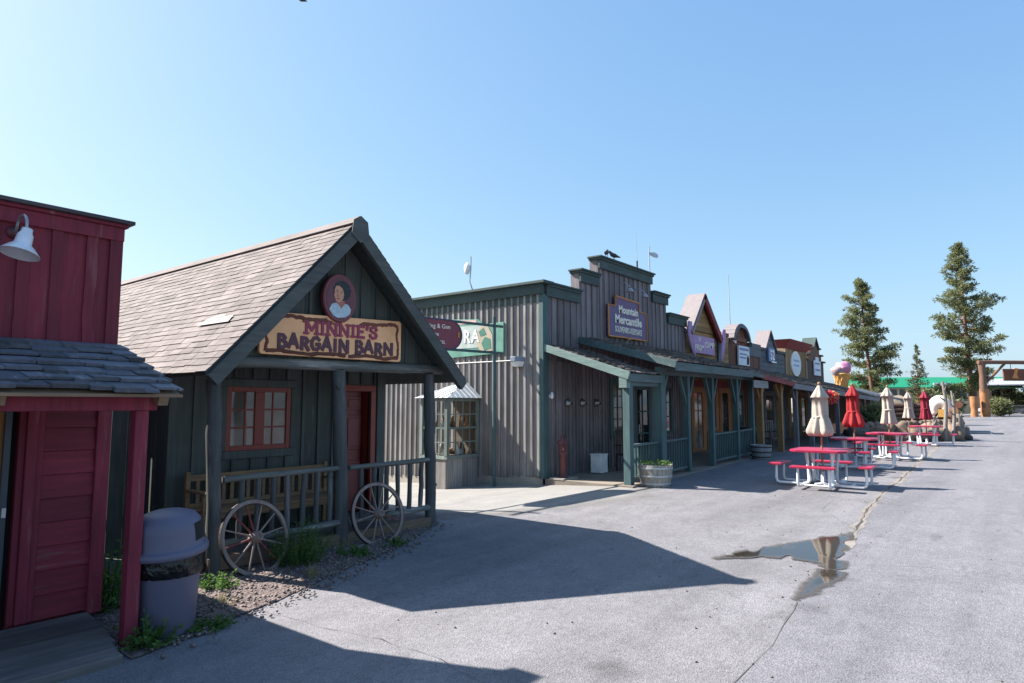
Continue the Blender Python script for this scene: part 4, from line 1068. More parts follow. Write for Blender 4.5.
pts += [(-3.6,3.865),(-3.9,3.7),(-3.9,3.35),(-3.6,3.195)]
n = len(pts)
for off, sc, nm, mt in ((0,1,'board',OVAL),):
    vs = [V((0,0,z))+P0+dxs*s+V((0,-.035,0)) for s, z in pts]+[V((0,0,z))+P0+dxs*s+V((0,-.075,0)) for s, z in pts]
    m.add(vs, [tuple(range(n)), tuple(range(2*n-1,n-1,-1))]+[(i,i+n,(i+1)%n+n,(i+1)%n) for i in range(n)]); m.build(nm, mt, hs_)
e = MB(); e.tube([V((0,0,z))+P0+dxs*s+V((0,-.076,0)) for s, z in pts+[pts[0]]], .016, 6, False); e.build('rim', NAVY, hs_)
for s, st, z, sz in ((-1.85,'Dining & Gen',3.70,.14),(-1.95,'House',3.52,.13),(-1.75,'HOTEL',3.34,.10)):
    q = P0+dxs*s; text(hs_, st, sz, q.x, q.y-.08, z, CREAM, ang=radians(-8), bold=.01)
q = P0+dxs*-1.2; m = MB(); m.tube([(q.x,q.y-.08,3.48),(q.x,q.y-.08,3.6)], .025, 8); m.build('painted_mark', GOLD, hs_)

# purple mercantile sign
ps = thing('store_sign', 'purple stepped sign with orange edge reading Mountain Mercantile on the grey false front', 'sign', (16.9,YM-.05,3.85))
pz = [(15.72,3.82),(16.75,3.84),(16.85,3.80),(17.0,3.84),(18.02,3.84),(18.02,4.66),(17.52,4.68),(17.52,4.93),(16.12,4.98),(16.12,4.70),(15.72,4.70)]
MB().prism(pz, YM-.11, YM-.055).build('board', PURPLE, ps)
m = MB(); m.tube([V((a,YM-.112,b)) for a, b in pz+[pz[0]]], .026, 6, False, False); m.build('sign_border', GOLD, ps)
text(ps, 'Mountain', .30, 16.87, YM-.118, 4.62, CREAM, bold=.035, sx=.98)
text(ps, 'Mercantile', .34, 16.87, YM-.118, 4.33, CREAM, bold=.035, sx=1.05)
text(ps, 'SOUVENIRS-KEEPSAKE', .235, 16.87, YM-.118, 4.04, CREAM, bold=.02, sx=.66)
def spot(label, x, z):
    t = thing('sign_lamp', label, 'lamp', (x,YM-.05,z), 'small lamps over the store sign')
    MB().tube([(x,YM-.05,z+.25),(x,YM-.25,z+.28),(x,YM-.4,z+.15)], .015, 6).build('arm', GREYM, t)
    m = MB(); m.lathe([(.03,.12),(.06,.1),(.12,0),(.115,0),(.0,.08)], (x,YM-.4,z), 12); m.build('lamp_shade', paint('spot_grey', (.3,.32,.36), .4), t)
spot('left grey shade lamp above the purple store sign', 16.45, 5.1); spot('right grey shade lamp above the purple store sign', 17.35, 5.06)
for i, (x, lb) in enumerate(((13.72,'sconce nearest the red pump'),(14.4,'middle sconce of the three on the porch wall'),(15.1,'sconce nearest the porch window'))):
    t = thing('wall_sconce', 'round metal '+lb, 'lamp', (x,YM-.05,1.98), 'three metal sconces on the store porch wall')
    m = MB(); m.lathe([(0,.1),(.06,.095),(.1,.03),(.11,0),(0,.0)], (0,0,0), 14); m.xf(Matrix.Translation((x,YM-.06,1.98)) @ Matrix.Rotation(pi/2,4,'X')); m.build('dish', paint('sconce_metal%d'%i, (.28,.28,.29), .3, .7), t)
    MB().tube([(x,YM-.06,1.98),(x+.02,YM-.2,1.96)], .02, 8).build('bulb_holder', BLACK, t)
t = thing('doorbell_lamp', 'tiny white wall lamp beside the teal corner post', 'lamp', (12.98,YM-.05,2.12))
m = MB(); m.lathe([(0,.1),(.03,.09),(.045,.0),(.03,-.06),(0,-.07)], (12.98,YM-.1,2.14), 10); m.build('globe', WHITE, t); MB().box(12.95,13.01,YM-.07,YM-.022,2.1,2.18).build('wall_plate', WHITE, t)

# pump, box, chair on porch
pm = thing('hand_pump', 'faded red cast iron pump standing on the store porch', 'pump', (13.72,8.3,.2))
px_, py_ = 13.02, 8.72
m = MB(); m.lathe([(.17,0),(.17,.03),(.1,.05),(.09,.1),(.085,.55),(.12,.57),(.12,.62),(.1,.64),(.11,.80),(.13,.82),(.13,.86),(.07,.92),(.05,1.0),(0,1.01)], (px_,py_,.2), 14); m.build('body', PUMP, pm)
MB().tube([(px_,py_,.98),(px_-.12,py_-.1,.98),(px_-.17,py_-.14,.88)], [.05,.045,.04], 8).build('spout', PUMP, pm)
MB().tube([(px_,py_,1.02),(px_+.12,py_+.06,1.15),(px_+.26,py_+.12,1.18)], .018, 6).build('handle', PUMP, pm)
MB().box(px_-.28,px_+.35,py_-.2,py_+.2,.201,.235).build('base', CONCB, pm)
wb = thing('ice_chest', 'white box chest against the store porch wall', 'box', (14.5,8.6,.22))
m = MB(); m.box(14.38,14.72,8.5,8.8,.23,.66); m.build('body', WHITE, wb, .01); MB().box(14.365,14.735,8.485,8.815,.662,.70).build('lid', WHITE, wb, .008)
def porch_chair(label, x, y, a, mat, zf):
    t = thing('porch_chair', label, 'chair', (x,y,zf), 'chairs on the shop porches')
    R = Matrix.Translation((x,y,zf)) @ Matrix.Rotation(a,4,'Z')
    MB().box(-.26,.26,-.25,.25,.40,.44).xf(R).build('seat', mat, t)
    m = MB(); m.box(-.26,.26,.24,.27,1.0,1.06)
    for k in range(6): m.box(-.24+k*.09,-.19+k*.09,.245,.265,.44,1.0)
    m.xf(R).build('backrest', mat, t)
    for sx_ in (-.26,.22):
        for sy in (-.25,.22): MB().box(sx_,sx_+.04,sy,sy+.04,0,.41 if sy > 0 else .64).xf(R).build('leg', mat, t)
        MB().box(sx_-.01,sx_+.05,-.27,.26,.64,.67).xf(R).build('armrest', mat, t)
    return t
porch_chair('dark chair in the shade under the store porch window', 15.35, 8.2, -.4, DKBR, .23)

# barrels
def barrel(label, x, y, r, h, mat, plants=True, group='half barrel planters outside the shops', full=False):
    z = zg(x,y); t = thing('barrel_planter' if not full else 'barrel', label, 'planter' if not full else 'barrel', (x,y,z), group)
    m = MB(); N = 22
    for k in range(N):
        a0 = 2*pi*(k+.03)/N; a1 = 2*pi*(k+.97)/N; vs = []
        P_ = [(.80,0),(.93,.4),(1,.85),(1,1)] if not full else [(.78,0),(.95,.25),(1,.5),(.95,.75),(.78,1)]
        for f, hh in P_:
            for a in (a0,a1): vs.append((x+cos(a)*r*f, y+sin(a)*r*f, z+h*hh))
        n_ = len(P_); m.add(vs, [(2*i,2*i+1,2*i+3,2*i+2) for i in range(n_-1)])
    m.build('staves', mat, t)
    for hh, f in ((.15,.86),(.5,.965),(.86,1.0)) if not full else ((.1,.86),(.33,.975),(.67,.975),(.9,.86)):
        m = MB(); m.lathe([(r*f+.006,-.02),(r*f+.01,.0),(r*f+.006,.02)], (x,y,z+h*hh), 26); m.build('hoop', GREYM if mat == BARREL else IRON, t)
    m = MB(); ell_ = [(x+cos(2*pi*k/20)*r*(.93 if not full else .76), y+sin(2*pi*k/20)*r*(.93 if not full else .76), z+h*(.9 if not full else .985)) for k in range(20)]; m.add(ell_, [tuple(range(20))]); m.build('soil' if not full else 'barrel_head', SAND if not full else mat, t)
    if plants:
        m = MB()
        for k in range(160):
            a = random.uniform(0,6.28); rr = r*random.random()**.5*.95; p = V((x+cos(a)*rr, y+sin(a)*rr, z+h*.92+random.uniform(0,.09)))
            d = V((random.uniform(-1,1),random.uniform(-1,1),random.uniform(0,1.2))).normalized(); s = d.cross(V((.3,.2,1))).normalized()*.015
            m.add([p,p+d*.035+s,p+d*.07,p+d*.035-s], [(0,1,2,3)])
        m.build('foliage', WEED, t)
    return t
barrel('pale half barrel planter with small green plants in front of the first teal post', 13.35, 6.52, .37, .47, BARREL)
barrel('plain grey half barrel tub in the shade beside the brown porch post', 20.5, 6.5, .31, .42, BARRELG, False)
barrel('dark full barrel standing on the shaded shop porch beside the grey planter', 21.9, 7.35, .33, .9, wood('dark_staves', (.07,.06,.065), None), False, 'porch barrels', True)

# birds on cornice
def bird(label, x, y, z, a):
    t = thing('pigeon', label, 'bird', (x,y,z), 'two dark birds on the store cornice')
    R = Matrix.Translation((x,y,z)) @ Matrix.Rotation(a,4,'Z')
    m = MB(); m.tube([(-.2,0,.11),(-.1,0,.13),(0,0,.15),(.08,0,.17),(.12,0,.22),(.15,0,.25),(.2,0,.245)], [.012,.035,.065,.06,.04,.032,.006], 9); m.xf(R).build('body', paint('bird_dark', (.02,.02,.023), .6), t)
    for s in (-.03,.03): MB().tube([(0,s,.1),(.01,s,0)], .008, 5).xf(R).build('leg', IRON, t)
bird('left of the two dark birds on the top cornice', 15.75, YM-.05, 6.005, .3); bird('right dark bird on the top cornice beside the other', 16.2, YM-.05, 6.005, 2.6)
# roof fixtures
t = thing('wind_vane', 'thin roof pole with a pale oval vane behind the false front', 'weather vane', (19.78,9.7,4.5))
MB().tube([(19.78,9.7,4.45),(19.76,9.72,7.2)], .02, 6).build('pole', GREYM, t)
m = MB(); m.prism([(19.78,7.0),(20.1,7.06),(20.35,7.04),(20.4,6.98),(20.35,6.92),(20.1,6.9),(19.78,6.94)], 9.69, 9.73); m.build('vane', GREYM, t)
t = thing('radio_mast', 'short thin antenna rising behind the store top cornice', 'antenna', (18.85,9.7,4.5)); MB().tube([(18.85,9.7,4.45),(18.85,9.7,6.55)], .03, 6).build('base', IRON, t); MB().tube([(18.85,9.7,6.55),(18.84,9.72,7.5)], [.010,.006], 5).build('whip', GREYM, t)
t = thing('tall_antenna', 'tall thin whip antenna above the arched false front', 'antenna', (27.7,9.9,4)); MB().tube([(27.7,9.9,4),(27.68,9.9,5.4)], .03, 6).build('base', GREYM, t); MB().tube([(27.68,9.9,5.4),(27.65,9.9,7.5)], [.022,.012], 5).build('whip', GREYM, t)
t = thing('roof_beacon', 'white lamp on a curved stalk on the store side roof edge', 'light', (13.2,11.6,4.9))
MB().tube([(13.2,11.62,4.88),(13.12,11.70,5.05),(13.08,11.76,5.25),(13.1,11.74,5.6),(13.1,11.74,5.95)], .02, 6).build('stalk', GREYM, t); m = MB(); m.blob((13.06,11.84,5.62),.10,10,8,.12,(.7,1,1.6)); m.build('lamp_head', WHITE, t)

# ================================================================== SHOP ROW
def shop_base(name, label, x0, x1, top, wm, zrec=3.2, fd=.35, boards='v'):
    t = thing(name, label, 'building', (x0,YM,zg(x0,6)))
    m = MB(); pl = top; m.prism(pl, YM+.03, YM+fd)
    if boards == 'v': boards_front(m, pl, YM+.03, x0+.02, x1-.02, .2, .01, .025, .15)
    else:
        z = min(p[1] for p in pl)+.0; zt = max(p[1] for p in pl)
        def span(zz):
            xs_ = []
            for i in range(len(pl)):
                (a,b),(c,d) = pl[i], pl[(i+1)%len(pl)]
                if abs(b-d) < 1e-6: continue
                if min(b,d) <= zz <= max(b,d): xs_.append(a+(c-a)*(zz-b)/(d-b))
            return (min(xs_), max(xs_)) if len(xs_) >= 2 else None
        while z < zt-.1:
            s0 = span(z+.01); s1 = span(min(z+.19, zt-.01))
            if s0 and s1: m.prism([(max(s0[0],s1[0])+.01,z+.005),(min(s0[1],s1[1])-.01,z+.005),(min(s0[1],s1[1])-.01,z+.19),(max(s0[0],s1[0])+.01,z+.19)], YM+.005, YM+.03)
            z += .2
    m.build('false_front', wm, t)
    m = MB(); m.box(x0+.01,x1-.01,YM+fd+.01,22,0,zrec+.8); m.build('body', DKBR, t)
    return t
def lower_wall(t, x0, x1, mat, hs, z0=.2, z1=3.25):
    m = MB(); holes(m, x0, x1, z0, z1, hs, YM-.02, .2); m.build('lower_wall', mat, t)
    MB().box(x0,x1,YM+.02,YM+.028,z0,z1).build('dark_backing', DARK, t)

# gable candy shop
g = shop_base('gable_shop', 'brown log shop front with steep red-trimmed gable and lilac drapes', 21.15, 25.2, [(21.15,3.3),(25.2,3.3),(25.2,4.55),(21.15,4.55)], YELLW, boards='h')
gx, gzp, gxl, gxr, gzf = 22.45, 5.85, 21.2, 23.95, 4.45
gpl = [(gxl+.1,4.5),(gxr-.1,4.5),(gx,gzp-.1)]
m = MB(); m.prism(gpl, YM-.02, YM+.3)
for k in range(8):
    z = 4.52+k*.17; f = (z+.16-4.5)/(gzp-.1-4.5)
    if f < .95: m.box(gxl+.1+(gx-gxl-.1)*f+.02, gxr-.1-(gxr-.1-gx)*f-.02, YM-.05, YM-.021, z, z+.16)
m.build('gable_wall', YELLW, g)
m = MB(); slab(m, gxl-.05,gzf-.08,gx,gzp,YM-.22,YM+.45,0,.06); m.build('gable_roof', PINKT, g)
m = MB(); slab(m, gxr+.05,gzf-.08,gx,gzp,YM-.22,YM+.45,0,.06); m.build('gable_roof', MAROON, g)
m = MB(); slab(m, gxr+.05,gzf-.08,gx+.0,gzp,YM-.25,YM-.15,-.24,-.002); m.build('rake_board', MAROON, g)
m = MB(); slab(m, gxl-.05,gzf-.08,gx+.0,gzp,YM-.25,YM-.15,-.10,-.002); m.build('rake_board', PINKT, g)
MB().box(24.0,25.2,YM-.03,YM+.32,4.55,4.68).build('parapet', MAROON, g)
MB().box(24.0,24.35,YM-.05,YM-.002,3.4,4.5).build('shadow_strip', NAVY, g)  # navy strip drawn as shadow right of the gable
cs = thing('candy_sign', 'lilac sign with white lettering hung under the steep gable', 'sign', (22.9,YM-.1,3.95))
MB().box(21.5,23.4,YM-.13,YM-.07,3.72,4.33).build('board', LILAC, cs)
text(cs, 'IS', .2, 22.05, YM-.135, 4.2, CREAM, bold=.008); text(cs, 'FROM', .29, 22.0, YM-.135, 3.90, CREAM, bold=.01); text(cs, 'CAMP', .31, 22.92, YM-.135, 4.04, CREAM, bold=.01)
for xx, fl_, lb in ((21.1,1,'lilac drape hanging left of the candy sign'),(24.25,-1,'lilac drape hanging right of the candy sign')):
    t = thing('drape', lb, 'drape', (xx,YM-.15,3.5), 'lilac drapes on the gable shop')
    m = MB(); vs = []
    for k in range(9):
        f = k/8; wdt = .30*(1-abs(f-.35))*(.4 if k == 8 else 1); cx_ = xx+fl_*.35*f*f
        for j in range(5): vs.append((cx_+(j/4-.5)*wdt*1.4, YM-.2-.05*((j%2)*2-1)*.6, 4.75-1.2*f))
    m.add(vs, [(k*5+j,k*5+j+1,(k+1)*5+j+1,(k+1)*5+j) for k in range(8) for j in range(4)], True)
    o = m.build('cloth', LILAC, t); so_ = o.modifiers.new('thick','SOLIDIFY'); so_.thickness = .02
lower_wall(g, 21.15, 25.2, ORANGEW, [(21.5,22.5,.3,2.5),(22.8,23.6,1.1,2.3),(24.1,25.0,.3,2.5)])
d = window_front(g, 21.5,22.5,.3,2.5,YM,2,3,ORANGEW,GLASSB,'door',.14,None,.05,.04); window_front(g, 22.8,23.6,1.1,2.3,YM,2,2,MAROON,GLASS,'window',.08); window_front(g, 24.1,25.0,.3,2.5,YM,1,2,ORANGEW,GLASSD,'door',.14)
MB().box(21.2,25.2,YM-.1,YM-.046,2.55,2.75).build('door_header', MAROON, g)
# arch shop
ax0, ax1, acx, acz, ar = 25.2, 28.95, 26.45, 4.48, .95
top = [(ax0,3.2),(ax1,3.2),(ax1,4.36),(acx+ar,4.36)]+[(acx+ar*cos(pi*k/14), 4.36+.78*sin(pi*k/14)) for k in range(1,14)]+[(acx-ar,4.36),(ax0,4.36)]
a_ = shop_base('arched_shop', 'rust brown board shop front with a round arched top and a white notice', ax0, ax1, top, BROWNW)
m = MB(); q = [(acx+ar*cos(pi*k/14), 4.36+.78*sin(pi*k/14)) for k in range(15)]
for (p0,p1) in zip(q[:-1], q[1:]): m.beam((p0[0],YM+.12,p0[1]),(p1[0],YM+.12,p1[1]),.5,.1)
m.build('arch_trim', PINKT, a_)
m = MB()
for (p0,p1) in zip(q[:-1], q[1:]): m.beam((p0[0]*.97+acx*.03,YM-.14,p0[1]-.05),(p1[0]*.97+acx*.03,YM-.14,p1[1]-.05),.05,.14)
m.build('arch_face', BLUEW, a_)
MB().box(acx+ar+.03,ax1,YM-.06,YM+.4,4.3,4.5).build('parapet', BLUEW, a_); MB().box(acx+ar-.1,ax1,YM-.05,YM-.0,3.95,4.3).build('parapet_board', BLUEW, a_)
MB().box(acx-.5,acx+.6,YM-.08,YM-.03,4.45,4.62).build('motif', BROWNW, a_)
lower_wall(a_, ax0, ax1, BROWNW, [(25.6,26.6,1.0,2.4),(27.2,28.1,.3,2.4)]); window_front(a_, 25.6,26.6,1.0,2.4,YM,2,2,TEAL,GLASS,'window',.08); window_front(a_, 27.2,28.1,.3,2.4,YM,1,2,BROWNW,GLASSB,'door',.14)
ns = thing('notice_sign', 'white and blue square notice below the round arch', 'sign', (27,YM-.08,3.5))
MB().box(26.0,27.25,YM-.12,YM-.06,3.5,4.28).build('board', SIGNW, ns)
m = MB(); m.box(26.1,27.15,YM-.13,YM-.121,4.1,4.2); m.box(26.1,26.9,YM-.13,YM-.121,3.92,3.98); m.box(26.1,26.8,YM-.13,YM-.121,3.78,3.84); m.build('text_lines', SIGNBL, ns)
m = MB(); m.prism([(26.92,3.55),(27.14,3.55),(27.17,3.8),(27.04,3.95),(26.92,3.8)], YM-.13, YM-.121); m.build('dark_figure', DARK, ns)
# 52 shop
top = [(28.97,3.2),(32.7,3.2),(32.7,4.3),(31.3,4.3),(30.5,5.2),(29.7,4.3),(28.97,4.3)]
s5 = shop_base('blue_grey_shop', 'blue grey board shop front with a pointed top', 28.97, 32.7, top, BLUEW, boards='h')
m = MB(); slab(m, 29.65,4.3,30.5,5.24,YM-.06,YM+.55,0,.08); m.build('peak_return', PINKT, s5)
m = MB(); slab(m, 31.35,4.3,30.5,5.24,YM-.06,YM+.55,0,.08); m.build('peak_return', BLUEW, s5)
MB().box(28.97,29.65,YM-.06,YM+.4,4.3,4.42).build('parapet', CORN, s5); MB().box(31.37,32.7,YM-.06,YM+.4,4.3,4.42).build('parapet', CORN, s5)
n52 = thing('number_sign', 'navy board with pale numerals on the pointed blue grey front', 'sign', (30.9,YM-.06,3.75))
MB().box(29.9,30.8,YM-.10,YM-.03,3.85,4.45).build('board', SIGNBL, n52); text(n52, '52', .62, 30.4, YM-.11, 4.12, WHITE, bold=.02); MB().box(30.25,31.0,YM-.112,YM-.104,3.80,3.86).build('underline', WHITE, n52)
lower_wall(s5, 28.97, 32.7, BLUEW, [(29.4,30.6,1,2.4),(31.2,32.1,.3,2.4)]); window_front(s5, 29.4,30.6,1,2.4,YM,2,2,BLUEW,GLASS,'window',.08); window_front(s5, 31.2,32.1,.3,2.4,YM,1,2,BLUEW,GLASSD,'door',.14)
# yellow shop
ys_ = shop_base('yellow_shop', 'yellow pine shop front with a dark red cornice and an oval sign', 32.72, 36.5, [(32.72,3.1),(36.5,3.1),(36.5,4.85),(32.72,4.85)], YELLW)
m = MB(); m.add([(32.72,YM-.02,4.62),(36.5,YM-.02,4.62),(36.7,YM-.34,5.04),(32.5,YM-.34,5.04),(32.5,YM+.4,5.04),(36.7,YM+.4,5.04),(36.5,YM+.4,4.62),(32.72,YM+.4,4.62)], [(0,1,2,3),(3,2,5,4),(0,3,4,7),(1,6,5,2),(4,5,6,7),(0,7,6,1)]); m.build('cornice', MAROON, ys_)
m = MB(); m.box(32.68,32.86,YM-.04,YM+.4,3.1,4.62); m.box(36.3,36.52,YM-.04,YM+.4,3.1,4.62); m.build('pilaster', wood('pilaster_wood', (.30,.21,.13), None), ys_)
os_ = thing('oval_sign', 'pale blue oval sign on the yellow pine front', 'sign', (34.5,YM-.06,3.6))
m = MB(); ell(m, 34.45, 3.95, .85, .62, YM-.05, YM-.03+.04); m.build('board', WHITE, os_); m = MB(); ell(m, 34.45, 3.95, .76, .54, YM-.058, YM-.051); m.build('face', SIGNW, os_)
m = MB(); m.box(33.95,34.95,YM-.066,YM-.0585,4.05,4.14); m.box(34.0,34.9,YM-.066,YM-.0585,3.82,3.9); m.build('text_lines', paint('sign_blue', (.16,.3,.5), .5), os_)
lower_wall(ys_, 32.72, 36.5, YELLW, [(33.2,34.4,1,2.4),(35,36,.3,2.4)], .2, 3.1); window_front(ys_, 33.2,34.4,1,2.4,YM,2,2,BROWNW,GLASS,'window',.08); window_front(ys_, 35,36,.3,2.4,YM,1,2,BROWNW,GLASSD,'door',.14)
# brown stepped shop
top = [(36.52,3.0),(40.2,3.0),(40.2,4.25),(39.75,4.25),(39.75,4.6),(39.35,4.6),(39.35,4.95),(38.9,4.95),(38.45,5.5),(38.0,4.95),(37.5,4.95),(37.5,4.6),(37.0,4.6),(37.0,4.25),(36.52,4.25)]
bs = shop_base('brown_stepped_shop', 'dark brown shop front with a stepped and peaked top', 36.52, 40.2, [(36.52,3.0),(40.2,3.0),(40.2,4.25),(36.52,4.25)], DKBR)
m = MB(); m.box(37.0,39.75,YM,YM+.35,4.251,4.6); m.box(37.5,39.35,YM,YM+.35,4.601,4.95); m.prism([(37.9,4.951),(39.0,4.951),(38.45,5.5)],YM,YM+.35); m.build('stepped_top', BROWNW, bs)
m = MB()
for (a,c,z) in ((36.45,36.98,4.25),(39.77,40.3,4.25),(36.95,37.48,4.6),(39.37,39.85,4.6),(37.45,37.95,4.95),(38.95,39.42,4.95)): MB().box(a,c,YM-.1,YM+.4,z+.001,z+.09).build('step_cap', CORN, bs)
m = MB()
slab(m, 37.88,4.97,38.45,5.55,YM-.1,YM+.6,0,.06); slab(m, 39.02,4.97,38.45,5.55,YM-.1,YM+.6,0,.06); m.build('peak_cap', CORN, bs)
wsn = thing('arched_notice', 'pale blue arched notice board on the dark stepped front', 'sign', (38.5,YM-.05,3.5))
MB().prism([(37.8,3.5),(39.2,3.5),(39.2,4.3),(38.85,4.3),(38.8,4.5),(38.2,4.5),(38.15,4.3),(37.8,4.3)], YM-.08, YM-.03).build('board', SIGNW, wsn)
m = MB(); m.box(38.0,39.0,YM-.088,YM-.081,4.1,4.2); m.box(38.0,39.0,YM-.088,YM-.081,3.75,3.85); m.build('text_lines', SIGNBL, wsn)
lower_wall(bs, 36.52, 40.2, DKBR, [(37,38.2,1,2.4),(38.8,39.7,.3,2.4)], .2, 3.0); window_front(bs, 37,38.2,1,2.4,YM,2,2,BROWNW,GLASS,'window',.08); window_front(bs, 38.8,39.7,.3,2.4,YM,1,2,BROWNW,GLASSD,'door',.14)

# canopies over the row: red-edged awning, then a long grey one, with their posts
cn = thing('red_edged_awning', 'shingled porch awning with a rusty red metal edge past the teal porch', 'awning', (20.2,9,0.3))
m = MB(); shakes(m, (19.9,6.55,2.93),(24.4,6.55,2.72),(19.9,9.05,3.6),(24.4,9.05,3.45), .22, .15, .4, .03, .02); m.build('awning_shingles', AWN, cn)
m = MB(); m.add([(19.9,6.55,2.9),(24.4,6.55,2.69),(24.4,9.05,3.42),(19.9,9.05,3.57),(19.9,6.55,2.85),(24.4,6.55,2.64),(24.4,9.05,3.36),(19.9,9.05,3.5)], [(0,1,2,3),(7,6,5,4)]); m.build('awning_deck', DKBR, cn)
MB().beam((21.0,6.52,2.80),(24.45,6.52,2.64),.05,.15).build('awning_fascia', MAROON, cn); MB().beam((19.85,6.52,2.86),(21.0,6.52,2.81),.05,.12).build('awning_fascia', TEALX, cn)
MB().box(20.3,21.7,6.58,6.62,2.45,2.68).build('name_board', wood('grey_nameboard', (.22,.24,.25), None, 'x'), cn)
for x in (21.75,23.9,):
    MB().box(x-.09,x+.09,6.8,6.98,zg(x,6.9),2.7).build('post', YELLW, cn)
    for s in (-1,1): MB().beam((x+s*.06,6.89,2.1),(x+s*.5,6.89,2.66),.08,.08).build('brace', YELLW, cn)
cg = thing('long_grey_awning', 'long weathered grey plank awning over the farther shops', 'awning', (24.4,9,.3))
m = MB(); shakes(m, (24.4,6.6,2.72),(41.5,6.6,2.30),(24.4,9.05,3.5),(41.5,9.05,3.15), .3, .2, .5, .03, .02); m.build('awning_shingles', AWN, cg)
m = MB(); m.add([(24.4,6.6,2.69),(41.5,6.6,2.27),(41.5,9.05,3.12),(24.4,9.05,3.47),(24.4,6.6,2.62),(41.5,6.6,2.2),(41.5,9.05,3.05),(24.4,9.05,3.4)], [(0,1,2,3),(7,6,5,4),(4,5,1,0)]); m.build('awning_deck', DKBR, cg)
MB().beam((24.4,6.57,2.60),(41.5,6.57,2.18),.05,.2).build('awning_fascia', wood('grey_fascia', (.17,.18,.2), None, 'x'), cg)
for k, x in enumerate((26.0,28.2,30.4,32.8,35.2,37.6,40.4)):
    mt = wood('grey_post', (.16,.17,.19), None) if k == 0 else bpy.data.materials['grey_post']
    zt = 2.6-(x-24.4)*.0245
    MB().box(x-.08,x+.08,6.85,7.01,zg(x,6.9),zt).build('post', mt, cg)
    for s in (-1,1): MB().beam((x+s*.06,6.93,zt-.5),(x+s*.45,6.93,zt),.07,.07).build('brace', mt, cg)
porch_chair('weathered grey wooden chair on the shaded porch beyond the teal railing', 24.6, 7.4, -.6, wood('chair_grey', (.16,.13,.11), None), .3)
sw = tag(MB().add([(20,6.9,zg(20,6.9)+.01),(42,6.9,.31),(42,9.1,.31),(20,9.1,.30)], [(0,1,2,3)]).build('porch_walk', DECK), kind='structure')
# red flower basket
fb = thing('flower_basket', 'red flower basket hanging under the awning beside the cream umbrella', 'flowers', (28.9,6.35,2.2))
m = MB(); y_ = MB()
for k in range(420):
    d = V((random.gauss(0,1),random.gauss(0,1),random.gauss(0,1))).normalized()*random.uniform(.6,1); p = V((28.9,6.35,2.22))+V((d.x*.36,d.y*.36,d.z*.28)); q = V((random.uniform(-1,1),random.uniform(-1,1),random.uniform(-1,1))).normalized(); s = q.cross(V((.3,1,.2))).normalized()*.04
    (m if random.random() < .75 else y_).add([p-s,p+q*.05,p+s,p-q*.05], [(0,1,2,3)])
m.build('petals', leaf('red_petals', (.45,.02,.05), (.65,.06,.12)), fb); y_.build('yellow_petals', leaf('yellow_petals', (.6,.35,.05), (.7,.5,.15)), fb)
MB().tube([(28.9,6.35,2.48),(28.9,6.58,2.52)], .01, 5).build('hanger', IRON, fb)

# low dark-roofed building at the end of the row and the giant cone
lb = thing('low_snack_bar', 'low dark roofed snack building at the far end of the shop row', 'building', (42,8,.3))
MB().box(42.9,52,7.6,12,.3,2.5).build('wall', DKBR, lb)
m = MB(); m.add([(42.2,6.8,2.45),(52,6.8,2.3),(52,9.3,3.0),(42.2,9.3,3.12),(42.2,6.8,2.33),(52,6.8,2.18),(52,9.3,2.88),(42.2,9.3,3.0)], [(0,1,2,3),(7,6,5,4),(0,4,5,1),(0,3,7,4),(1,5,6,2)]); m.build('roof', paint('dark_roof', (.06,.07,.09), .7), lb)
MB().add([(42.2,9.32,3.1),(52,9.32,3.0),(52,12.4,2.4),(42.2,12.4,2.4)], [(0,1,2,3)]).build('roof', bpy.data.materials['dark_roof'], lb)
for x in (42.5,44.6,46.7,48.8): MB().box(x-.09,x+.09,6.95,7.13,.3,2.3).build('post', DKBR, lb)
for x in (43.6,45.6,47.6): window_front(lb, x,x+1.1,1.1,2.1,7.58,2,1,YELLW,GLASSD,'window',.08)
cc = thing('ice_cream_cone', 'giant pink ice cream cone model standing on the row roof', 'cone', (43.7,8.9,2.55))
cx_, cy_ = 43.7, 8.9
m = MB(); m.lathe([(.2,2.55),(.30,3.1),(.44,3.7),(.48,3.72),(.48,3.8),(.0,3.8)], (cx_,cy_,0), 20)
for k in range(10):
    for s in (1,-1):
        pts = [];
        for j in range(6):
            f = j/5; r = .205+.245*f; a = 2*pi*k/10+s*f*1.1; pts.append((cx_+cos(a)*r, cy_+sin(a)*r, 2.55+1.15*f))
        m.tube(pts, .022, 4)
m.build('waffle', CONE, cc)
m = MB(); m.blob((cx_-.12,cy_+.16,3.95),.42,20,14,.2,(1,1,.8)); m.build('scoop', SCOOPG, cc); m = MB(); m.blob((cx_+.05,cy_-.10,4.14),.45,22,16,.25,(1,1,.85)); m.build('scoop', SCOOP, cc)

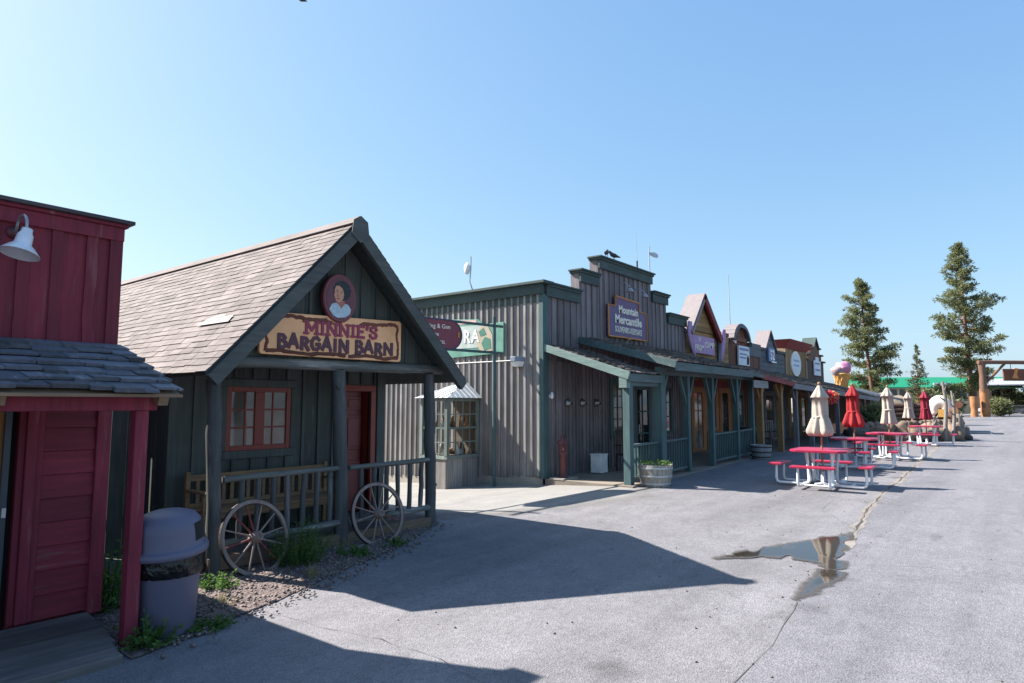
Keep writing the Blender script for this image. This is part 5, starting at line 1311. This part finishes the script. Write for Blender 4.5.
# ================================================================== PICNIC TABLES
def make_table():
    t = thing('picnic_table', 'picnic table', 'picnic table', (0,0,0), 'red topped picnic tables along the road')
    # local frame: u right of camera, v away
    W = .60
    c = .16
    oct_ = [(-W+c,-W),(W-c,-W),(W,-W+c),(W,W-c),(W-c,W),(-W+c,W),(-W,W-c),(-W,-W+c)]
    MB().prism(oct_, .725, .775, 'z').build('tabletop', TABLER, t, .008)
    for k in range(4):
        R = Matrix.Rotation(k*pi/2, 4, 'Z')
        MB().box(-.46,.46,-1.08,-.80,.425,.47).xf(R).build('seat', TABLER, t, .008)
        m = MB()
        for s in (-.32,.32):
            m.tube([(s,-.94,.43),(s,-.95,.14),(s,-.93,.075),(s,-.87,.05),(s*.9,-.35,.05),(s*.85,-.25,.07),(s*.8,-.22,.14),(s*.8,-.30,.73)], .029, 8)
        m.tube([(-.30,-.62,.05),(.30,-.62,.05)], .02, 8)
        m.xf(R).build('leg_frame', TUBEW, t)
    MB().lathe([(0,0),(.2,0),(.2,.05),(.05,.07),(.04,.3),(.03,.3)], (0,0,0), 16).build('umbrella_base', TUBEW, t)
    return t
FLARE = [(.03,2.15),(.06,2.10),(.13,1.97),(.17,1.895),(.165,1.88),(.14,1.885),(.145,1.7),(.15,1.55),(.15,1.46),(.17,1.40),(.205,1.29),(.24,1.18),(.235,1.13),(.20,1.06),(.05,1.09)]
SLIM = [(.03,2.15),(.06,2.10),(.13,1.97),(.17,1.895),(.165,1.88),(.14,1.885),(.135,1.7),(.14,1.5),(.15,1.35),(.175,1.2),(.20,1.08),(.195,1.04),(.05,1.05)]
def make_umb(label, mat, pole, prof):
    t = thing('closed_umbrella', label, 'umbrella', (0,0,0), 'closed umbrellas standing in the picnic tables')
    MB().tube([(0,0,.08),(0,0,2.16)], .021, 10).build('pole', pole, t)
    def fold(k, z, n): return 1+(.12 if z > 1.45 else .2)*cos(k*2*pi*7/n+sin(z*4)*.7)+.09*sin(k*2*pi*3/n+z*2.5)
    m = MB(); m.lathe(prof, (0,0,0), 56, True, fold)
    m.build('canopy', mat, t)
    m = MB(); m.lathe([(.14,1.48),(.158,1.49),(.158,1.45),(.14,1.44)], (0,0,0), 20); m.build('tie_strap', mat, t)
    MB().blob((0,0,2.19),.035,8,6,0).build('finial', PINE, t)
    return t
yawc = yw-pi/2
T = [(15.34,3.58,'nearest red topped picnic table, with the tied cream umbrella','table'),
     (19.45,3.72,'picnic table standing in the building shade under the bright red umbrella','t'),
     (22.89,3.41,'third picnic table from the front, under the straight cream umbrella','t'),
     (31.13,3.33,'farthest picnic table, in front of the boulders and the maroon umbrella','t')]
tb = make_table()
for i, (x, y, l, _) in enumerate(T):
    o = tb if i == 0 else copy_tree(tb)
    o.location = (x, y, zg(x,y)+.005); o.rotation_euler.z = (.02,.10,-.06,.14)[i]; o.scale = (.93,.93,1); o['label'] = l
um = make_umb('cream closed umbrella with a flared skirt in the nearest picnic table', UMBW, PINE, FLARE)
um2 = make_umb('slim cream closed umbrella right of the bright red one', UMBW, PINE, SLIM)
U = [(15.34,3.58,1,None,'cream closed umbrella with a flared skirt in the nearest picnic table'),
     (19.45,3.72,1,UMBR,'bright red closed umbrella in the shaded picnic table'),
     (22.89,3.41,1.0,UMBW,'slim cream closed umbrella right of the bright red one'),
     (31.13,3.33,1,UMBM,'maroon closed umbrella in the farthest picnic table'),
     (32.6,4.1,1,UMBW,'cream closed umbrella half hidden behind the maroon one')]
for i, (x, y, s, mt, l) in enumerate(U):
    o = um if i == 0 else um2 if i == 2 else copy_tree(um2 if i > 2 else um)
    o.location = (x, y, zg(x,y)); o['label'] = l; o.rotation_euler.z = i*.37
    if i == 0: continue
    for ch in list(COL.objects):
        if ch.parent == o and ch.name.startswith(('canopy','tie_strap')):
            if mt is not UMBW: ch.data = ch.data.copy(); ch.data.materials[0] = mt
    if i == 4:
        MB().lathe([(0,0),(.25,0),(.25,.06),(.04,.09),(.03,.3)], (x,y,zg(x,y)), 14).build('base', TUBEW, o, wpos=True)

# ================================================================== FAR END
bushy_later = []
def pine(name, label, x, y, hgt, crown0, rad, seed, mat, bark, dens_=1., spruce=False, lean=0):
    random.seed(seed)
    t = thing(name, label, 'tree', (x,y,zg(x,y)))
    z0 = zg(x,y)
    m = MB(); q = [V((x+.12*sin(f*5+seed), y+.1*cos(f*4+seed), z0-.2+hgt*f))-rt*(lean*f*hgt) for f in [k/12 for k in range(13)]]
    m.tube(q, [max(.02, (.42 if not spruce else .16)*(hgt/25)*(1-f/13)**.8) for f in range(13)], 9); m.build('trunk', bark, t)
    cr = MB(); bm_ = MB()
    def axis(f): return V((x, y, z0+f*hgt))-rt*(lean*f*hgt)
    nb = int(hgt*(5.6 if not spruce else 14)*dens_)
    for i in range(nb):
        f = crown0+(1-crown0)*((i+random.random())/nb); az = random.uniform(0,2*pi); g = (f-crown0)/(1-crown0)
        if not spruce:
            env = min(1, (1-g)*1.75+.05)**.75*(.62+.38*min(1,g*4))*(.80+.45*noise.noise((cos(az)*1.1+seed, sin(az)*1.1, f*9)))
            r = rad*max(.05, env)*random.uniform(.62,1.12)
        else: r = rad*((1-f)**.9)*random.uniform(.75,1.1)+.1
        b0 = axis(f); up_ = (random.uniform(-.18,.12)+.35*g) if not spruce else random.uniform(-.2,.1)
        tip = b0+V((cos(az)*r, sin(az)*r, r*up_))
        mid = b0.lerp(tip,.55)+V((0,0,-.08*r))
        bm_.tube([b0,mid,tip], [.05*hgt/25+.012*r,.03*hgt/25,.01], 4, False)
        if spruce:
            cl = [(.2+.8*(c_+random.random())/max(2,int(r*7)), .0, .2, 9) for c_ in range(max(2,int(r*7)))]
        else:
            cl = [(.42+.62*(c_+random.random())/max(3,int(r*2.1)), random.uniform(.28,.52), .34, 44) for c_ in range(max(3,int(r*2.3)))]
        for s, cr_, L0, nk in cl:
            s = min(1.03, s)
            c0 = (b0.lerp(mid, s/.55) if s < .55 else mid.lerp(tip,(s-.55)/.45))
            c0 = c0+V((random.gauss(0,.10*r),random.gauss(0,.10*r),random.gauss(.08,.12 if not spruce else .05)))
            for k in range(nk):
                d = V((random.gauss(0,1),random.gauss(0,1),random.gauss(.25,.8))).normalized(); L = L0*random.uniform(.7,1.3)
                p = c0+V((d.x,d.y,d.z*.7))*cr_*random.random()**.4
                sd_ = d.cross(V((random.gauss(0,1),random.gauss(0,1),random.gauss(0,1)))).normalized()*L*.15
                cr.add([p-sd_*.5, p+sd_*.5, p+d*L*.6+sd_, p+d*L, p+d*L*.6-sd_], [(0,1,2,3,4)])
    bm_.build('branches', bark, t); cr.build('crown', mat, t)
    return t
pine('pine_tree', 'tall dense ponderosa pine rising behind the ice cream cone', 107.5, 17.8, 20.0, .10, 4.3, 3, NEED, BARK, 1.1, lean=.055)
pine('pine_tree', 'tallest ponderosa pine beside the log gateway with layered branches', 114.5, 6.2, 24.5, .14, 4.5, 11, NEED, BARK, .95, lean=.04)
pine('spruce_tree', 'small thin young spruce between the two tall pines', 82.2, 9.3, 8.0, .25, 1.9, 5, NEED2, BARKO, .8, True)
random.seed(99)
def bushy(label, x, y, r, h, mat=NEED):
    t = thing('juniper_bush', label, 'bush', (x,y,.3), 'bushes at the far end of the road')
    m = MB()
    for k in range(int(180*r)):
        d = V((random.gauss(0,1),random.gauss(0,1),random.gauss(0,1))).normalized()*random.random()**.4; p = V((x+d.x*r, y+d.y*r, .3+h*.5+d.z*h*.5))
        for j in range(4):
            q = V((random.gauss(0,1),random.gauss(0,1),random.gauss(.3,1))).normalized(); s = q.cross(V((random.gauss(0,1),1,.3))).normalized()*.1
            m.add([p-s,p+s,p+q*.55], [(0,1,2)])
    m.build('foliage', mat, t); MB().tube([(x,y,.2),(x,y,.3+h*.5)], [.12,.05], 6).build('trunk', BARK, t)
for x, y, r, h, l in ((112,9.6,2.8,4.6,'yellow green bush beneath the tall pine by the gate'),(104,20.5,2.6,4.4,'bush at the foot of the pine behind the snack building'),(84.5,9.0,1.4,2.6,'dark bush at the foot of the young spruce'),
        (150,-2,4,5.2,'bush seen through the log gateway'),(150,4.0,4,4.8,'bush behind the gate sign left half'),(152,-9,4,5,'bush right of the gateway view')): bushy(l, x, y, r, h)
# green roofed building
gb = thing('green_roof_building', 'long tan building with a bright green metal roof far behind the tables', 'building', (142,14,.3))
A = V((134,26,0)); B = V((150,2,0)); dd = (B-A).normalized(); nn = V((dd.y,-dd.x,0));  nn = nn if nn.dot(V((-1,0,0))) > 0 else -nn
def GBb(m, s0, s1, d0, d1, z0, z1):
    q = [A+dd*s0+nn*d0, A+dd*s1+nn*d0, A+dd*s1+nn*d1, A+dd*s0+nn*d1]
    m.add([(p.x,p.y,z0) for p in q]+[(p.x,p.y,z1) for p in q], [(0,3,2,1),(4,5,6,7),(0,1,5,4),(1,2,6,5),(2,3,7,6),(3,0,4,7)])
m = MB(); GBb(m, 0,29,-8,0,.2,5.2); m.build('wall', STUCCO, gb)
m = MB(); q0 = [A+dd*-.5+nn*1.4, A+dd*29.5+nn*1.4, A+dd*29.5+nn*-4, A+dd*-.5+nn*-4]
m.add([(q0[0].x,q0[0].y,5.0),(q0[1].x,q0[1].y,5.0),(q0[2].x,q0[2].y,7.0),(q0[3].x,q0[3].y,7.0),(q0[0].x,q0[0].y,4.8),(q0[1].x,q0[1].y,4.8)], [(0,1,2,3),(4,5,1,0)]); m.build('roof', GREENR, gb)
m = MB()
for k in range(14): GBb(m, .8+k*2.0, 2.3+k*2.0, .01, .06, 3.3, 4.6)
m.build('window_band', GLASSD, gb)
m = MB(); GBb(m, 14,17,1.41,1.5,5.15,5.75); m.build('roof_lettering', WHITE, gb)
# sandy bank and rail fence
bk = MB()
for i in range(24):
    for j in range(6):
        def bp(i, j):
            s = i/24; p = V((70+52*s*.6, 13.5-4*s, 0)); o = V((j*3.2, j*1.0, 0)); zz = .3+(2.9*sin(min(1,j/4)*pi/2))*(1-.25*noise.noise((i*.4,j*.7,3)))*min(1,(24-i)/5+.15)
            return (p.x+o.x*.6, p.y+o.y, zz if j else .25)
        bk.add([bp(i,j),bp(i+1,j),bp(i+1,j+1),bp(i,j+1)], [(0,1,2,3)], True)
tag(bk.build('sandy_terrain', SAND), kind='structure')
fe = thing('log_rail_fence', 'dark brown log wall in front of the sandy bank', 'fence', (58,8.5,.3))
for k in range(5): MB().log((58.5,10.2,.55+k*.32),(59.5,5.6,.55+k*.32),.17,8,5,.03).build('log_rail', DKBR, fe)
for f in (0,.33,.66,1): MB().log((58.4+1*f,10.2-4.6*f,.2),(58.4+1*f,10.2-4.6*f,2.1),.12,8,3,.02).build('post', wood('post_b%d'%int(f*10), (.2,.11,.07), None), fe)
bb2 = thing('log_pile', 'stack of brown logs just right of the covered wagon', 'logs', (44,3.2,.3))
for k, (yy_, zz_) in enumerate(((0,.2),(.4,.2),(.8,.2),(.2,.55),(.6,.55),(.4,.9),(.4,1.25),(.2,1.6))): MB().log((44.0,2.9+yy_*1.1,.3+zz_),(46.2,3.0+yy_*1.1,.3+zz_),.19,9,4,.02).build('log', BROWNW if k % 2 else BARKO, bb2)
for x, y, r, h, l in ((37.0,6.2,.9,1.5,'low dark shrub behind the third picnic table'),(55,9.6,1.2,1.8,'dark shrub by the left end of the log wall'),(62,5.2,1.1,2.2,'shrub between the log wall and the wagon'),(99,10.5,2.2,3.6,'yellow green shrub under the tall pine, left of its trunk'),(108,3.2,1.6,2.4,'shrub beside the orange gate log')):
    random.seed(int(x)); bushy_later.append((l, x, y, r, h))
# covered wagon
cw = thing('covered_wagon', 'white canvas covered wagon parked behind the boulders', 'wagon', (48,4.15,.3))
def WG(m): return m.xf(Matrix.Translation((47.9,4.35,.3)) @ Matrix.Rotation(.10,4,'Z') @ Matrix.Diagonal((.85,.82,.93,1)))
m = MB(); vs = []; NN = 14
for i, (sx_, rr, oz) in enumerate(((-1.99,.16,.0),(-2.0,.55,.0),(-1.9,.9,.04),(-1.7,.93,0),(-.6,.9,-.03),(.6,.9,-.03),(1.7,.92,0),(1.9,.9,.04),(1.98,.5,.0),(1.98,.1,0))):
    for k in range(NN+1):
        a = -.6+(pi+1.2)*k/NN; vs.append((sx_, cos(a)*.92*rr, 1.35+oz+sin(a)*1.05*rr))
m.add(vs, [(i*(NN+1)+k,i*(NN+1)+k+1,(i+1)*(NN+1)+k+1,(i+1)*(NN+1)+k) for i in range(len(vs)//(NN+1)-1) for k in range(NN)], True); WG(m); o = m.build('canvas_cover', CANVAS, cw); sm_ = o.modifiers.new('thick','SOLIDIFY'); sm_.thickness = .04
m = MB(); m.box(-1.7,1.7,-.75,.75,.8,.86); m.box(-1.7,1.7,-.8,-.751,.8,1.35); m.box(-1.7,1.7,.751,.8,.8,1.35); m.box(-1.72,-1.66,-.75,.75,.86,1.3); WG(m); m.build('wagon_box', DKBR, cw)
m = MB(); m.box(-2.08,-2.045,-.3,.15,.95,1.45); WG(m); m.build('yellow_board', paint('yellow_board', (.65,.4,.1), .6), cw)
for sx_ in (-1.15,1.15):
    for sy in (-.95,.95):
        m = MB(); N = 28; r = .6
        vs = []
        for k in range(N):
            a = 2*pi*k/N
            for rr, zz in ((r-.07,-.04),(r,-.04),(r,.04),(r-.07,.04)): vs.append((sx_+cos(a)*rr, sy+zz, .6+sin(a)*rr))
        m.add(vs, [(k*4+j,k*4+(j+1)%4,((k+1)%N)*4+(j+1)%4,((k+1)%N)*4+j) for k in range(N) for j in range(4)])
        for k in range(10): a = 2*pi*k/10; m.tube([(sx_,sy,.6),(sx_+cos(a)*(r-.05),sy,.6+sin(a)*(r-.05))], .022, 5)
        m.tube([(sx_,sy-.09,.6),(sx_,sy+.09,.6)], .08, 8); WG(m); m.build('wheel', WHEEL, cw)
# dead trunks, stumps and boulders in front of it
def deadtrunk(label, x, y, h, r, lean_, cat='trunk'):
    t = thing('dead_trunk', label, cat, (x,y,.3), 'weathered dead trunks by the wagon')
    m = MB(); m.tube([(x+lean_*f*h+.06*sin(f*7+x), y+.05*cos(f*5), .2+h*f) for f in (0,.15,.3,.45,.6,.75,.9,1)], [r*1.25,r*1.1,r,r*.95,r*.9,r*.8,r*.7,r*.5], 9, jit=.1); m.build('stem', DEADW, t)
    m = MB()
    for f in (.55,.7,.85):
        a = random.uniform(0,6); m.tube([(x+lean_*f*h,y,.2+h*f),(x+lean_*f*h+cos(a)*.14,y+sin(a)*.14,.2+h*f+.1),(x+lean_*f*h+cos(a)*.2,y+sin(a)*.2,.2+h*f+.24)], [r*.4,r*.3,r*.1], 6)
    m.build('snags', DEADW, t)
deadtrunk('taller pale grey dead trunk in front of the covered wagon', 35.0, 3.0, 2.75, .085, .01)
deadtrunk('darker leaning dead trunk just right of the tall pale one', 35.6, 2.75, 2.35, .075, .05)
deadtrunk('short grey stump post at the road end of the boulders', 36.4, 2.6, 1.3, .17, -.02)
deadtrunk('short pale stump post left of the tall dead trunk', 34.6, 3.4, 1.2, .15, .02)
BL = [(33.6,4.3,.55,0,'rounded brown boulder behind the farthest table'),(34.6,3.75,.5,1,'dark boulder left of the dead trunks'),(35.2,3.25,.45,0,'tan boulder at the foot of the pale dead trunk'),(35.9,2.9,.5,0,'brown boulder under the leaning dead trunk'),
      (36.8,2.65,.42,1,'dark boulder nearest the road'),(37.6,2.6,.33,0,'small pale boulder at the road edge'),(33.0,5.2,.6,0,'broad sandy boulder near the snack building'),(32.2,5.9,.55,1,'dark boulder left of the sandy ones'),
      (38.6,3.0,.5,0,'tan boulder behind the road end stump'),(36.0,3.7,.55,0,'large tan boulder between trunk and wagon')]
for x, y, r, dk, l in BL:
    m = MB(); m.blob((x,y,.3+r*.5),r*.95,16,11,.8,(1,1,.85)); tag(m.build('boulder', ROCKD if dk else ROCK), l, 'boulder', 'boulders round the wagon display')
st_ = thing('stone_ledge', 'low tan stone ledge behind the boulders below the wagon', 'wall', (38,4.6,.3))
m = MB()
for k in range(16):
    for j in range(3): m.blob((35.0+k*.55,6.0-k*.16+random.uniform(-.05,.05),.42+j*.27),.3,8,5,.3,(1,.7,.55))
m.build('stones', ROCK, st_)
for a_l in bushy_later: bushy(*a_l)
# gateway
gt = thing('log_gateway', 'tall log ranch gateway across the end of the road', 'gate', (106,4.9,.3))
gp0 = V((104.5,4.6,.3)); gd = V((sin(yw)*.93+.1,-cos(yw)*.9,0)).normalized()
def GP(s, z): q = gp0+gd*s; return (q.x,q.y,z)
for s, h_, mt in ((0,7.4,BARK),(18,7.4,BARK)):
    m = MB(); m.log(GP(s,.1),GP(s,h_),.42,10,8,.04); m.build('post', mt, gt)
    m = MB(); m.log(GP(s-1.5,.1),GP(s-1.45,2.9),.42,10,5,.03); m.log(GP(s+.1,.1),GP(s+.02,3.9),.50,10,5,.03); m.build('buttress', BARKO, gt)
m = MB(); m.log(GP(-.6,7.35),GP(19,7.35),.27,10,10,.04); m.build('crossbeam', BARK, gt)
m = MB(); m.log(GP(.3,4.6),GP(3.2,7.2),.17,8,4,.03); m.log(GP(17.7,4.6),GP(14.8,7.2),.17,8,4,.03); m.build('brace', BARK, gt)
gs = thing('gate_sign', 'wide brown carved sign with orange shapes hanging from the log gateway', 'sign', GP(9,4))
m = MB()
a0 = V(GP(3.1,0)); a1 = V(GP(15,0)); nrm = V((-gd.y,gd.x,0))
def GS(m, s0, s1, z0, z1, d0, d1):
    q = [gp0+gd*s0+nrm*d0, gp0+gd*s1+nrm*d0, gp0+gd*s1+nrm*d1, gp0+gd*s0+nrm*d1]
    m.add([(p.x,p.y,z0) for p in q]+[(p.x,p.y,z1) for p in q], [(0,3,2,1),(4,5,6,7),(0,1,5,4),(1,2,6,5),(2,3,7,6),(3,0,4,7)])
GS(m, 2.9,15,4.95,6.5,-.1,.1); m.build('board', GATEB, gs)
m = MB()
for k in range(7):
    s = 4.0+k*1.7; q = [(s,4.45),(s+.9,4.4),(s+.7,5.0),(s+1.0,5.7),(s+.5,5.75),(s+.35,5.2)]
    vs = [tuple(gp0+gd*a+nrm*.14*sg_+V((0,0,b+.55))) for sg_ in (-1,1) for a, b in q]; m.add(vs, [(0,1,2,3,4,5),(11,10,9,8,7,6)]+[(i,(i+1)%6,(i+1)%6+6,i+6) for i in range(6)])
m.build('carved_shapes', paint('carved_orange', (.5,.2,.06), .6), gs)
for s in (4,14): MB().tube([GP(s,6.5),GP(s,7.2)], .04, 5).build('chain', IRON, gs)
# white roofed building seen through the gate
wb_ = thing('white_roof_building', 'low building with a pale metal canopy roof beyond the gateway', 'building', (138,-3,.3))
m = MB(); m.box(137,150,-16,6.5,5.2,6.2); m.build('canopy_roof', paint('pale_canopy', (.6,.66,.74), .5), wb_)
for y in (-3.3,-9,-15): MB().box(137.2,137.8,y-.3,y+.3,.3,5.2).build('post', WHITE, wb_)
MB().box(146,150,-15.5,0,.3,5.2).build('wall', paint('shadow_blue_wall', (.16,.17,.2), .7), wb_)
# cars beyond the gate
def car(label, x, y, a, mat):
    t = thing('parked_car', label, 'car', (x,y,.3), 'cars parked beyond the gateway')
    R = Matrix.Translation((x,y,.3)) @ Matrix.Rotation(a,4,'Z')
    m = MB(); m.prism([(-2.2,.35),(2.2,.35),(2.25,.75),(1.9,.95),(1.0,1.0),(.45,1.45),(-1.2,1.5),(-1.9,1.02),(-2.25,.95)], -.85, .85, 'y'); m.xf(R); m.build('body', mat, t, .08)
    m = MB(); m.prism([(.85,1.02),(.4,1.4),(-1.12,1.44),(-1.65,1.03)], -.87, .87, 'y'); m.xf(R); m.build('windows', GLASSD, t)
    for sx_ in (-1.4,1.4):
        for sy in (-.82,.82):
            m = MB(); m.tube([(sx_,sy-.1,.33),(sx_,sy+.1,.33)], .33, 14); m.xf(R); m.build('wheel', BLACK, t)
for x, y, a, mt, l in ((128,1.4,1.3,CARD,'dark car seen through the gateway, left of the white post'),(131,-1.6,1.4,CARS,'silver car by the white post beyond the gateway'),(126,-4.0,1.2,CARD,'dark car at the right edge beyond the gateway'),(134,4.6,1.2,CARS,'silver car nearest the log gate posts'),(139,-6.5,1.3,CARD,'dark car parked farthest back under the pale canopy'),(124,-1.2,1.35,CARD,'nearest dark car in the middle of the gateway')): car(l, x, y, a, mt)
# distant wooded ridge
m = MB()
for k in range(9000):
    s = random.random(); a = radians(-14+s*70); d = random.uniform(300,340); hh = (4.5+3*noise.noise((s*9,1,0)))*1.5
    p = V((cos(a)*d, sin(a)*d, .3+random.random()*hh)); q = V((random.gauss(0,1),random.gauss(0,1),random.gauss(.5,1))).normalized(); s_ = q.cross(V((random.gauss(0,1),1,.3))).normalized()*.9
    m.add([p-s_,p+s_,p+q*2.2], [(0,1,2)])
tag(m.build('distant_woods', NEED), 'far dark strip of woodland along the horizon', 'woods', kind='stuff')
# a bird high in the frame
bd = thing('flying_bird', 'tiny dark bird flying at the top edge of the sky', 'bird', tuple(V((0,0,H))+(fw+rt*((303-CX)/F)-upv*((.5-CY)/F))*22))
q = bd.location.copy()
m = MB(); m.tube([q+rt*-.13,q+rt*-.05,q+rt*.06,q+rt*.14+V((0,0,-.03))], [.01,.04,.04,.01], 7); m.build('body', bpy.data.materials['bird_dark'], bd)
for s in (-1,1):
    m = MB(); a = q; b = q+fw*.2*s+V((0,0,.09)); m.add([a-rt*.05,a+rt*.05,b+rt*.02,b-rt*.05], [(0,1,2,3)]); m.build('wing', bpy.data.materials['bird_dark'], bd)
